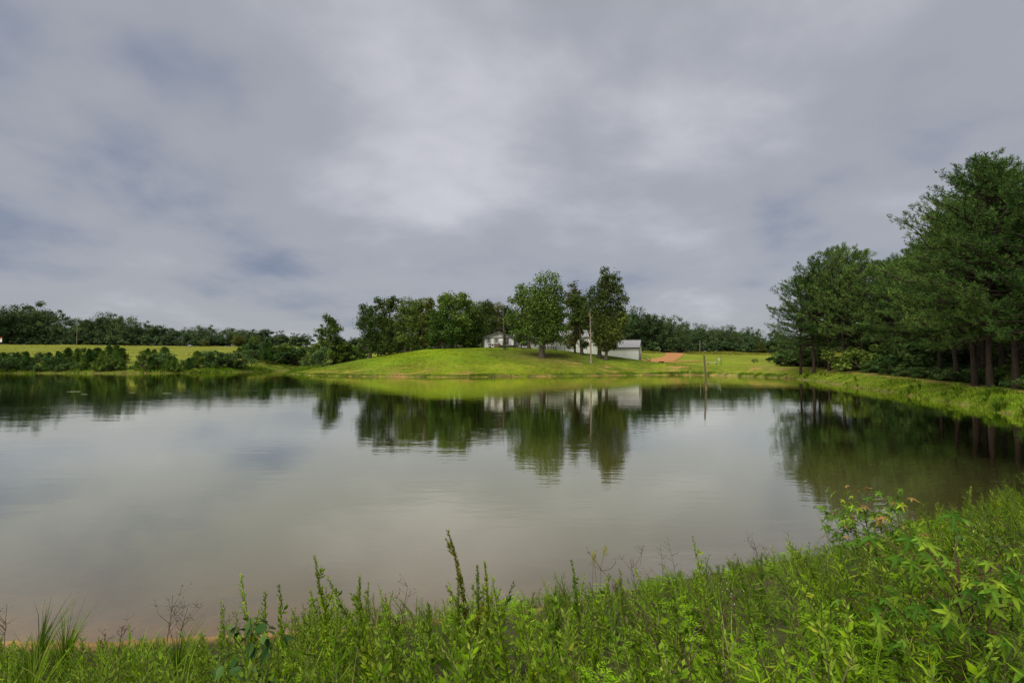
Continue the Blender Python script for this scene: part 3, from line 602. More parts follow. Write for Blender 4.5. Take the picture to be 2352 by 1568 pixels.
topL = lambda x: np.interp(x, [-400, -60, 0, 30, 75, 110, 130, 180, 260, 350, 420, 470, 540, 590, 640, 690, 760, 830], [725, 730, 715, 702, 698, 716, 738, 730, 727, 742, 752, 748, 744, 752, 757, 775, 790, 792])
sp = []
for x in np.arange(-330, 700, 27):
    sp.append((x + r_.uniform(-8, 8), 338 + r_.uniform(-8, 14), float(topL(x)) + r_.uniform(-14, 20), r_.uniform(0.95, 1.25), int(r_.integers(0, 6))))
row(sp, 'forest_tree', '{o} from the left of the dark trees lining the far left field', 'front row of the far left treeline', FARP, 61)
sp = [(x + r_.uniform(-10, 10), 372 + r_.uniform(-6, 18), float(topL(x)) + r_.uniform(-3, 8), r_.uniform(1.0, 1.3), int(r_.integers(0, 6))) for x in np.arange(-300, 860, 36)]
row(sp, 'forest_tree', '{o} from the left in the back row of the far left treeline', 'back row of the far left treeline', FARP, 62)
sp = [(195, 325, 781, 1.6, 1), (575, 318, 782, 1.4, 1), (545, 318, 764, 1.5, 0), (585, 322, 768, 1.3, 1), (470, 320, 778, 1.4, 0)]
row(sp, 'pale_tree', '{o} from the left of the low paler trees before the far left wood', 'low paler trees before the far left wood', FARY, 63)
topR = lambda x: np.interp(x, [1420, 1450, 1480, 1520, 1560, 1600, 1640, 1690, 1740, 1800, 2000], [700, 708, 713, 722, 738, 745, 742, 757, 762, 764, 765])
sp = [(x + r_.uniform(-6, 6), 288 + r_.uniform(-5, 12) - (28 if x < 1560 else 0), float(topR(x)) + r_.uniform(-12, 16), r_.uniform(0.85, 1.1), int(r_.integers(0, 6))) for x in np.arange(1432, 1960, 25)]
row(sp, 'forest_tree', '{o} from the left of the dark trees behind the right hand field', 'front row of the wood behind the right field', FARP, 64)
sp = [(x + r_.uniform(-8, 8), 318 + r_.uniform(-6, 14), float(topR(x)) + r_.uniform(-2, 8), r_.uniform(1.0, 1.25), int(r_.integers(0, 6))) for x in np.arange(1380, 1960, 38)]
row(sp, 'forest_tree', '{o} from the left in the back row of the wood behind the right field', 'back row of the wood behind the right field', FARP, 65)
sp = [(x + r_.uniform(-8, 8), 260 + r_.uniform(-6, 14), float(np.interp(x, [700, 850, 1160, 1300, 1420], [782, 770, 735, 735, 712])) + r_.uniform(-3, 8), 1.3, int(r_.integers(0, 6))) for x in np.arange(805, 1430, 40)]
row(sp, 'forest_tree', '{o} from the left of the distant wood seen behind the hill grove', 'distant wood behind the hill', FARP, 66)
hill_tree('pale_tree', 'light green pointed young tree before the right hand wood', 1747, 276, [(1747, 797, 9, 8), (1747, 805, 12, 7), (1747, 790, 5, 6)], 'oak_yellow', 67, 0.15, 40, 60, 0.5, group=None)

# ------------------------------------------------------------------ pines
def pine(seed, H=20.0, crown_from=0.34, spread=4.6, tuft=0.34, lean=0.0, nbr=92, leafn=16):
    r = np.random.default_rng(seed); n = 10; t = np.linspace(0, 1, n)
    TP = np.stack([lean * t + np.cumsum(r.normal(size=n)) * 0.09, np.cumsum(r.normal(size=n)) * 0.09, t * H], 1); TP[0] = (0, 0, -0.5)
    TR = 0.21 * (1 - t) ** 0.75 + 0.03; TR[0] *= 1.35
    wood = [tubes(TP[None], TR[None], 10)]
    f = np.sort(r.uniform(crown_from, 0.985, nbr)); u = (f - crown_from) / (1 - crown_from)
    ln = spread * (0.45 + 0.75 * np.sin(np.clip(u * 0.8 + 0.22, 0, 1) * np.pi)) * (1 - u ** 3.0 * 0.72) * r.uniform(0.65, 1.15, nbr)
    az = np.arange(nbr) * 2.4 + r.normal(size=nbr) * 0.4; up = np.interp(u, [0, 0.4, 1], [-0.05, 0.22, 0.95]) + r.normal(size=nbr) * 0.12
    S0 = np.stack([np.interp(f, t, TP[:, i]) for i in range(3)], 1)
    E = S0 + np.stack([np.cos(az) * ln, np.sin(az) * ln, up * ln], 1)
    bp = limb_paths(r, S0, E, 6, 0.06); bp[:, 2:, 2] += np.array([0.02, 0.05, 0.1, 0.16])[None] * ln[:, None]
    wood.append(tubes(bp, (0.028 * ln / 3 + 0.012)[:, None] * np.linspace(1.6, 0.35, 6)[None], 5))
    # dead lower branches
    k = 14; f2 = r.uniform(0.12, crown_from + 0.05, k); S2 = np.stack([np.interp(f2, t, TP[:, i]) for i in range(3)], 1); a2 = r.uniform(0, 6.28, k); l2 = r.uniform(0.6, 2.6, k)
    wood.append(tubes(limb_paths(r, S2, S2 + np.stack([np.cos(a2) * l2, np.sin(a2) * l2, r.normal(size=k) * 0.25 * l2], 1), 5), np.tile(np.linspace(0.03, 0.008, 5), (k, 1)), 4))
    # side shoots, each ending in a tuft
    TC, TD = [], []
    for b in range(nbr):
        k = int(7 + ln[b] * 4.2); q = 1 - r.uniform(0, 0.68, k) ** 1.15; s = q * 5; i0 = np.minimum(s.astype(int), 4); w = (s - i0)[:, None]
        C = bp[b, i0] * (1 - w) + bp[b, i0 + 1] * w; d = unit(bp[b, -1] - bp[b, 0])
        side = r.normal(size=(k, 3)) * np.array((1, 1, 0.55)); o = unit(side + d * 0.6 + np.array((0, 0, 0.35))) * (r.uniform(0.2, 0.95, k) * (1.25 - q * 0.55) * min(1, 0.45 + ln[b] * 0.2))[:, None]
        TC.append(C + o); TD.append(unit(o + d * 0.4 + np.array((0, 0, 0.35))))
        sel = slice(0, k, 2); wood.append(tubes(np.stack([C[sel], C[sel] + o[sel] * 0.5, C[sel] + o[sel]], 1), np.tile((0.016, 0.012, 0.008), (len(C[sel]), 1)), 3))
    kt = 26; TC.append(np.stack([np.interp(np.linspace(0.9, 1, kt), t, TP[:, i]) for i in range(3)], 1) + r.normal(size=(kt, 3)) * 0.28); TD.append(np.tile((0, 0, 1.0), (kt, 1)))
    TC, TD = np.concatenate(TC), np.concatenate(TD); m = len(TC)
    T2 = np.repeat(TD, leafn, 0); D = unit(T2 * 0.85 + rdir(m * leafn, r) * 0.9); C = np.repeat(TC, leafn, 0) + T2 * r.uniform(-0.30, 0.12, (m * leafn, 1))
    ln_ = tuft * r.uniform(0.7, 1.2, m * leafn)
    return wood, [leaves(C, D, rdir(m * leafn, r), ln_, ln_ * 0.18, 0, 0)]
PINES = [proto_meshes('pine', *pine(200 + i, 20, cf, sp_, 0.29, le), M['pinebark'], M['pine']) for i, (cf, sp_, le) in enumerate([(0.26, 5.2, 0.5), (0.28, 4.8, -0.6), (0.22, 5.0, 0.2), (0.30, 4.6, -0.3), (0.18, 5.8, -0.8)])]
pines = [  # x, depth, top y, prototype, yaw
    (1838, 104, 640, 0, 0.4), (1868, 100, 600, 4, 2.0), (1905, 97, 578, 1, 1.1), (1938, 92, 572, 0, 4.0), (1985, 88, 580, 3, 5.1), (1898, 106, 620, 2, 3.0), (1960, 100, 600, 2, 0.2),
    (2030, 84, 600, 1, 2.2), (2075, 78, 592, 2, 3.9), (2010, 96, 610, 4, 1.0), (2120, 74, 570, 3, 0.9),
    (2238, 49, 392, 4, 2.6), (2272, 46, 374, 0, 5.0), (2330, 44, 378, 2, 1.2), (2196, 58, 470, 1, 0.0), (2300, 56, 410, 3, 2.7), (2160, 66, 520, 2, 4.4), (2370, 50, 392, 1, 3.3), (2405, 40, 400, 0, 0.7),
    (2340, 62, 430, 4, 1.9), (2250, 64, 470, 0, 2.1), (2190, 80, 560, 3, 1.4), (2110, 92, 590, 1, 5.6), (2420, 56, 420, 2, 2.2), (2460, 45, 400, 3, 4.1), (2520, 40, 390, 4, 1.0), (2290, 76, 500, 2, 0.1), (2380, 72, 470, 1, 3.0), (2055, 90, 606, 0, 1.6), (1935, 108, 606, 4, 0.8), (2140, 84, 560, 4, 3.4), (2215, 72, 500, 4, 5.2), (2100, 100, 600, 0, 2.9), (2262, 58, 430, 2, 3.7), (1880, 112, 630, 0, 5.5), (2170, 98, 560, 2, 4.9)]
for i, (px, Y, ty, k, yaw) in enumerate(sorted(pines)):
    X = xat(px, Y); z = g1(X, Y); s = (zat(ty, Y, px) - z) / 20.0
    e = place('pine_tree', PINES[k], (X, Y, z), yaw, (min(s * 1.0, 1.15), min(s * 1.0, 1.15), s))
    tag(e, f'{ordinal(i)} from the left of the tall pines standing along the dam', 'pine', 'tall pines along the dam')
# ------------------------------------------------------------------ shrubs and young pines
def shrub(seed, W=1.6, H=2.0, ncl=26, per=75, leaf=0.17):
    r = np.random.default_rng(seed); k = ncl
    cen = np.stack([r.normal(size=k) * W * 0.42, r.normal(size=k) * W * 0.42, r.uniform(0.15, 0.9, k) * H], 1); cen[:, :2] *= (1.15 - 0.6 * (cen[:, 2:3] / H))
    rad = r.uniform(0.22, 0.45, k) * min(W, H) * 0.62
    E = cen; S0 = np.stack([cen[:, 0] * 0.12, cen[:, 1] * 0.12, np.full(k, -0.1)], 1)
    return [tubes(limb_paths(r, S0, E, 5, 0.1), np.tile(np.linspace(0.03, 0.008, 5), (k, 1)), 4)], [clump_leaves(r, cen, rad, per, leaf, 0.8)]
def young_pine(seed, H=3.0, spread=1.15):
    r = np.random.default_rng(seed); nb = 46; f = np.sort(r.uniform(0.06, 0.96, nb)); az = np.arange(nb) * 2.4 + r.normal(size=nb) * 0.3
    ln = spread * (1.05 - f) ** 0.95 * r.uniform(0.7, 1.15, nb); S0 = np.stack([np.zeros(nb), np.zeros(nb), f * H], 1)
    E = S0 + np.stack([np.cos(az) * ln, np.sin(az) * ln, ln * np.interp(f, [0, 1], [0.3, 1.0])], 1); bp = limb_paths(r, S0, E, 4, 0.05)
    wood = [tubes(np.array([[(0, 0, -0.2), (0.02, 0, H * 0.4), (0, 0.03, H * 0.75), (0, 0, H)]]), np.array([[0.07, 0.05, 0.03, 0.01]]), 6), tubes(bp, np.tile(np.linspace(0.018, 0.006, 4), (nb, 1)), 4)]
    TC = []
    for b in range(nb):
        k = int(5 + ln[b] * 8); q = r.uniform(0.25, 1.0, k)[:, None]; TC.append(bp[b, 0] * (1 - q) + bp[b, -1] * q + r.normal(size=(k, 3)) * 0.11)
    TC.append(np.stack([np.zeros(8), np.zeros(8), np.linspace(0.9, 1.02, 8) * H], 1)); TC = np.concatenate(TC); m = len(TC); ln_ = 14
    D = unit(rdir(m * ln_, r) + np.array((0, 0, 0.5)) + np.repeat(unit(TC * np.array((1, 1, 0)) + 1e-6), ln_, 0) * 0.4)
    return wood, [leaves(np.repeat(TC, ln_, 0), D, rdir(m * ln_, r), 0.24, 0.05)]
SHRUBS = [proto_meshes('shrub', *shrub(300 + i, w, h), M['bark'], M[mt]) for i, (w, h, mt) in enumerate([(1.7, 2.0, 'shrub'), (2.1, 1.7, 'under'), (1.4, 2.3, 'shrub'), (1.9, 1.9, 'under')])]
YPINES = [proto_meshes('young_pine', *young_pine(320 + i, 3.0, s), M['pinebark'], M['youngpine']) for i, s in enumerate((1.15, 1.35, 1.0))]
r_ = np.random.default_rng(70)
yp, shs = [], []
ytop = lambda x: np.interp(x, [0, 60, 100, 180, 260, 300, 340, 400, 420, 470, 520, 560, 600, 650, 700, 760, 820], [808, 802, 797, 790, 794, 803, 797, 797, 808, 803, 802, 788, 778, 782, 776, 772, 786])
for x in list(np.arange(-150, 560, 14)):                                # front row at the waterline
    (yp if r_.uniform() < 0.68 else shs).append((x + r_.uniform(-7, 7), r_.uniform(150.8, 155), float(ytop(max(x, 0))) + r_.uniform(4, 38)))
for x in list(np.arange(-140, 560, 15)):                                # behind it, a little higher
    if 285 < x < 330 or 395 < x < 420: continue
    (yp if r_.uniform() < 0.55 else shs).append((x + r_.uniform(-8, 8), r_.uniform(158, 170), float(ytop(max(x, 0))) + r_.uniform(-6, 20)))
for x in list(np.arange(550, 660, 7.5)):
    (yp if r_.uniform() < 0.3 else shs).append((x + r_.uniform(-5, 5), r_.uniform(190, 212), float(ytop(x)) + r_.uniform(-4, 16)))
for x in list(np.arange(640, 830, 8.0)):
    shs.append((x + r_.uniform(-5, 5), r_.uniform(170, 196) if x > 700 else r_.uniform(198, 214), float(ytop(x)) + r_.uniform(0, 22)))
def scatter_row(spec, protos, H0, name, lab, group, cat, seed, wf=(0.85, 1.25)):
    r = np.random.default_rng(seed)
    for i, (px, Y, ty) in enumerate(sorted(spec)):
        X = xat(px, Y); z = g1(X, Y)
        if z < 0.05: continue
        s = max(zat(ty, Y, px) - z, 1.0) / H0; f = r.uniform(*wf) * (1 if s < 2 else 0.85)
        e = place(name, protos[int(r.integers(0, len(protos)))], (X, Y, z), r.uniform(0, 6.28), (s * f, s * f, s)); tag(e, lab.format(o=ordinal(i)), cat, group)
scatter_row(yp, YPINES, 3.05, 'young_pine', '{o} from the left of the young pines along the far left shore', 'young pines on the far left shore', 'young pine', 71, (1.0, 1.35))
scatter_row(shs, SHRUBS, 2.2, 'shrub', '{o} from the left of the leafy shrubs along the far left shore', 'leafy shrubs on the far left shore', 'shrub', 72, (1.05, 1.4))
# understory along the edge of the pines
us = []
_dm = np.array(((68, 112), (57, 98), (47.8, 72.5), (43.1, 58), (38.8, 46.8), (35, 38.2), (30.6, 30.4)), float)
for i in range(86):
    f = r_.uniform(0, 5.999); k = int(f); p = _dm[k] * (1 - f + k) + _dm[k + 1] * (f - k); d = _dm[k + 1] - _dm[k]; nrm = np.array((-d[1], d[0])) / np.hypot(*d)
    off = 5.8 + abs(r_.normal()) * 2.6; q = p + nrm * off; us.append((q[0], q[1], r_.uniform(0.7, 1.7) + (off - 5.8) * 0.16))
for i in range(70):
    f = 2.5 + r_.uniform(0, 3.499); k = int(f); p = _dm[k] * (1 - f + k) + _dm[k + 1] * (f - k); d = _dm[k + 1] - _dm[k]; nrm = np.array((-d[1], d[0])) / np.hypot(*d); off = 6.0 + r_.uniform(0, 3.5) + (r_.uniform(0, 6) if i % 2 else 0)
    q = p + nrm * off; us.append((q[0], q[1], r_.uniform(0.8, 1.5) + max(off - 8, 0) * 0.3))
us += [(xat(px_, y_), y_, h_) for px_, y_, h_ in ((1798, 126, 3.6), (1815, 123, 4.6), (1835, 122, 5.0), (1826, 128, 5.4), (1858, 118, 4.4), (1880, 116, 4.0), (1845, 130, 5.5), (1900, 112, 3.4))]
deep = [(r_.uniform(58, 100), r_.uniform(34, 104), r_.uniform(3.5, 6.5)) for _ in range(64)]
def bushes(us, name, lab, group, wf):
    us = [u for u in us if shore_dist([u[0]], [u[1]])[0] > 5.2]; us.sort(key=lambda u: u[0] / u[1])
    for i, (X, Y, h) in enumerate(us):
        s = h / 2.1; e = place(name, SHRUBS[int(r_.integers(0, 4))], (X, Y, g1(X, Y)), r_.uniform(0, 6.28), (s * wf, s * wf, s)); tag(e, lab.format(o=ordinal(i)), 'bush', group)
us.sort(key=lambda u: shore_dist([u[0]], [u[1]])[0]); _h = 88
bushes(us[:_h], 'understory_bush', '{o} from the left of the low green bushes edging the dam under the pines', 'low bushes edging the dam', 1.4)
bushes(us[_h:], 'understory_bush', '{o} from the left of the bushes standing between the pine trunks', 'bushes between the pine trunks', 1.3)
bushes(deep, 'understory_bush', '{o} from the left of the tall shaded bushes inside the pine wood', 'tall bushes inside the pine wood', 1.2)
def edge_bushes(xs, Yf, ytop, lab, group):
    for i, x in enumerate(xs):
        Y = Yf(x) + r_.uniform(-3, 3); px = x + r_.uniform(-6, 6); X = xat(px, Y); z = g1(X, Y); s = max(zat(ytop(x) + r_.uniform(-7, 7), Y) - z, 2.5) / 2.1
        e = place('wood_edge_bush', EDGE[int(r_.integers(0, 2))], (X, Y, z - 0.2), r_.uniform(0, 6.28), (s * 1.35, s * 1.35, s)); tag(e, lab.format(o=ordinal(i)), 'bush', group)
EDGE = [proto_meshes('edge_bush', *shrub(340 + i, 1.8, 2.0, 24, 60, 0.24), M['bark'], M['far']) for i in range(2)]
edge_bushes(np.arange(-300, 700, 12.5), lambda x: 331, lambda x: 776, '{o} from the left of the dark bushes at the foot of the far left wood', 'bushes at the foot of the far left wood')
edge_bushes(np.arange(1440, 1960, 19), lambda x: 282 - (26 if x < 1560 else 0), lambda x: 785, '{o} from the left of the dark bushes at the foot of the right hand wood', 'bushes at the foot of the right hand wood')
edge_bushes(np.arange(800, 1440, 26), lambda x: 240, lambda x: 775, '{o} from the left of the dark bushes far behind the hill grove', 'bushes far behind the hill grove')
# ------------------------------------------------------------------ house with gable, wing and deck
def house():
    Y0 = 162.0; x0, x1, xr = xat(1113, Y0), xat(1113, Y0) + 9.2, xat(1113, Y0) + 4.6
    zb = g1(x0 + 2, Y0) - 0.35; ze, zr = zat(775.5, Y0), zat(763, Y0); D = 9.0
    e = empty('house', (0, 0, 0))
    build('wall', prism([(x0, zb), (x1, zb), (x1, ze), (xr, zr), (x0, ze)], Y0, Y0 + D), [M['white']], e)
    build('foundation', [box(x0 - 0.04, x1 + 0.04, Y0 - 0.05, Y0 + 0.5, zb - 0.2, zb + 1.15)], [M['wall']], e)
    # horizontal siding of the gable end, board by board
    for i in range(15):
        z = ze + 0.06 + i * (zr - ze) / 15.5; h = (zr - ze) / 15.5 * 0.93; t = (z + h - ze) / (zr - ze); w = (x1 - x0) / 2 * (1 - t) - 0.02
        if w > 0.1: build('siding_board', [box(xr - w, xr + w, Y0 - 0.03, Y0 - 0.002, z, z + h)], [M['white']], e)
    build('gable_band', [box(x0 - 0.1, x1 + 0.1, Y0 - 0.09, Y0 - 0.002, ze - 0.10, ze + 0.05)], [M['dark']], e)
    rf = build('roof', [], [M['roof']], e) if False else None
    o = 0.55; sl = (zr - ze) / (xr - x0)
    def slope(sgn):
        xe = xr + sgn * (xr - x0 + o); zl = zr - (xr - x0 + o) * sl
        return prism([(xr, zr + 0.05), (xe, zl + 0.05), (xe, zl + 0.20), (xr, zr + 0.20)][::sgn], Y0 - 0.6, Y0 + D + 0.5)
    roof = build('roof', slope(-1) + slope(1), [M['roof']], e)
    for sgn in (-1, 1):
        xe = xr + sgn * (xr - x0 + o); zl = zr - (xr - x0 + o) * sl
        build('fascia', prism([(xr, zr - 0.12), (xe, zl - 0.12), (xe, zl + 0.17), (xr, zr + 0.17)][::sgn], Y0 - 0.72, Y0 - 0.602), [M['dark']], roof)
        for k in range(9):
            y = Y0 - 0.3 + k * 1.1; build('roof_rib', [beam((xr + sgn * 0.05, y, zr + 0.22), (xe, y, zl + 0.22), 0.06, 0.05)], [M['roof']], roof)
    build('ridge_cap', prism([(xr - 0.25, zr + 0.14), (xr + 0.25, zr + 0.14), (xr, zr + 0.27)], Y0 - 0.61, Y0 + D + 0.51), [M['metal']], roof)
    def window(cx, y, zc, w, h, cols=1, rows=2, nm='window'):
        fr = [box(cx - w / 2, cx + w / 2, y - 0.07, y - 0.004, zc + h / 2 - 0.07, zc + h / 2), box(cx - w / 2, cx + w / 2, y - 0.07, y - 0.004, zc - h / 2, zc - h / 2 + 0.07),
              box(cx - w / 2, cx - w / 2 + 0.07, y - 0.068, y - 0.004, zc - h / 2 + .07, zc + h / 2 - .07), box(cx + w / 2 - 0.07, cx + w / 2, y - 0.068, y - 0.004, zc - h / 2 + .07, zc + h / 2 - .07)]
        wd = build(nm, fr, [M['trim']], e)
        build('casing', [box(cx - w / 2 - 0.13, cx - w / 2 - 0.004, y - 0.06, y - 0.003, zc - h / 2 - 0.1, zc + h / 2 + 0.1), box(cx + w / 2 + 0.004, cx + w / 2 + 0.13, y - 0.06, y - 0.003, zc - h / 2 - 0.1, zc + h / 2 + 0.1)], [M['brown']], wd)
        for i in range(cols):
            for j in range(rows):
                a = cx - w / 2 + 0.08 + i * (w - 0.16) / cols; b = zc - h / 2 + 0.08 + j * (h - 0.16) / rows
                build('pane', [box(a + 0.02, a + (w - 0.16) / cols - 0.02, y - 0.045, y - 0.006, b + 0.02, b + (h - 0.16) / rows - 0.02)], [M['glass']], wd)
        build('mullion', [box(cx - w / 2 + 0.07, cx + w / 2 - 0.07, y - 0.06, y - 0.007, zc - 0.035, zc + 0.035)], [M['trim']], wd)
        build('sill', [box(cx - w / 2 - 0.15, cx + w / 2 + 0.15, y - 0.14, y - 0.004, zc - h / 2 - 0.16, zc - h / 2 - 0.102)], [M['trim']], wd)
    zw = zat(782, Y0)
    window(xat(1122.5, Y0), Y0, zw, 1.1, 1.55); window(xat(1139.8, Y0), Y0, zw, 1.1, 1.55)
    # sliding door behind the deck
    dx0, dx1 = xat(1157, Y0), xat(1168.5, Y0); dz0, dz1 = zat(791.5, Y0), zat(776.5, Y0)
    d = build('sliding_door', [box(dx0, dx0 + .1, Y0 - 0.08, Y0 - 0.004, dz0, dz1), box(dx1 - .1, dx1, Y0 - 0.08, Y0 - 0.004, dz0, dz1), box(dx0 + .1, dx1 - .1, Y0 - 0.078, Y0 - 0.004, dz1 - .1, dz1)], [M['brown']], e)
    for a, b in ((dx0 + .1, (dx0 + dx1) / 2 - .02), ((dx0 + dx1) / 2 + .02, dx1 - .1)): build('pane', [box(a, b, Y0 - 0.05, Y0 - 0.005, dz0, dz1 - .1)], [M['glass']], d)
    # recessed wing with the back door
    Yw = 166.0; wx0, wx1 = x1 + 0.01, xat(1237, 168); zwe = zat(777, Yw)
    build('wing_wall', [box(wx0, wx1, Yw, Yw + 8, zb - 0.5, zwe)], [M['white']], e)
    wr = build('wing_roof', [beam((wx0 - 0.2, Yw - 0.7, zwe - 0.06), (wx0 - 0.2 + 0.001, Yw + 4, zwe + 1.7), 0.1)] if False else
               [(np.array([(wx0 - 0.1, Yw - 0.7, zwe - 0.1), (wx1 - 0.1, Yw - 0.7, zwe - 0.1), (wx1 - 0.1, Yw + 4, zwe + 1.75), (wx0 - 0.1, Yw + 4, zwe + 1.75), (wx0 - 0.1, Yw - 0.7, zwe + 0.05), (wx1 - 0.1, Yw - 0.7, zwe + 0.05), (wx1 - 0.1, Yw + 4, zwe + 1.9), (wx0 - 0.1, Yw + 4, zwe + 1.9)], float), BF, 0)], [M['roof']], e)
    for k in range(9): xx = wx0 + 0.3 + k * 0.9; build('roof_rib', [beam((xx, Yw - 0.69, zwe + 0.07), (xx, Yw + 3.9, zwe + 1.88), 0.06, 0.05)], [M['roof']], wr) if xx < wx1 - 0.3 else None
    bx = xat(1207.5, Yw); bz0 = zat(792.5, Yw); bz1 = zat(778.6, Yw)
    bd = build('back_door', [box(bx - 0.62, bx + 0.62, Yw - 0.09, Yw - 0.004, bz0, bz1)], [M['dark']], e)
    for i in range(3):
        for j in range(3): build('pane', [box(bx - 0.42 + i * 0.29, bx - 0.17 + i * 0.29, Yw - 0.105, Yw - 0.091, bz1 - 0.35 - j * 0.33 - 0.27, bz1 - 0.35 - j * 0.33)], [M['trim'] if False else M['metal']], bd)
    build('door_light', [box(bx + 0.85, bx + 0.97, Yw - 0.15, Yw - 0.004, bz1 - 0.75, bz1 - 0.5)], [M['dark']], e)
    # deck
    Yd0, Yd1 = 158.2, Y0 - 0.1; zd = zat(792.6, Yd0); ka, kb = xat(1146, Yd0), xat(1214, Yd0)
    deck = build('deck', [box(ka, kb, Yd0 + 0.02, Yd0 + 0.1, zd - 0.28, zd - 0.045), box(ka, ka + 0.08, Yd0 + 0.1, Yd1, zd - 0.28, zd - 0.045), box(kb - 0.08, kb, Yd0 + 0.1, Yw - .2, zd - 0.28, zd - 0.045)], [M['deck']], e)
    nb = int((Yw - 0.3 - Yd0) / 0.16)
    for k in range(nb):
        y = Yd0 + k * 0.16; b1 = kb
        build('deck_board', [box(ka if y < Yd1 - .16 else x1 + 0.1, b1, y, y + 0.145, zd - 0.04, zd)], [M['deck']], deck)
    for i in range(9):
        x = ka + (kb - ka) * i / 8; build('deck_post', [box(x - 0.06, x + 0.06, Yd0 - 0.1, Yd0 + 0.015, g1(x, Yd0) - 0.5, zd + 1.02)], [M['deck']], deck)
    gapA, gapB = xat(1174, Yd0), xat(1182, Yd0)
    for a, b in ((ka, gapA), (gapB, kb)):
        for z in (zd + 0.95, zd + 0.12): build('rail', [box(a, b, Yd0 - 0.02, Yd0 + 0.06, z, z + 0.09)], [M['deck']], deck)
        for k in range(int((b - a) / 0.26)): x = a + 0.13 + k * 0.26; build('baluster', [box(x - 0.02, x + 0.02, Yd0, Yd0 + 0.04, zd + 0.21, zd + 0.95)], [M['deck']], deck)
    zg = g1((gapA + gapB) / 2, Yd0 - 2) ; ns = 6
    for k in range(ns):
        z = zd - (k + 1) * (zd - zg) / (ns + 1); y = Yd0 - 0.15 - k * 0.3; build('stair_tread', [box(gapA, gapB, y - 0.28, y, z - 0.05, z)], [M['deck']], deck)
    for x in (gapA, gapB): build('stair_rail', [beam((x, Yd0 - 0.1, zd + 0.95), (x, Yd0 - 1.9, zg + 0.95), 0.07, 0.09), beam((x, Yd0 - 1.9, zg - 0.2), (x, Yd0 - 1.9, zg + 1.0), 0.09)], [M['deck']], deck)
    return tag(e, 'white house with low gable roof, two windows and a dark deck on the hill', 'house')
house()
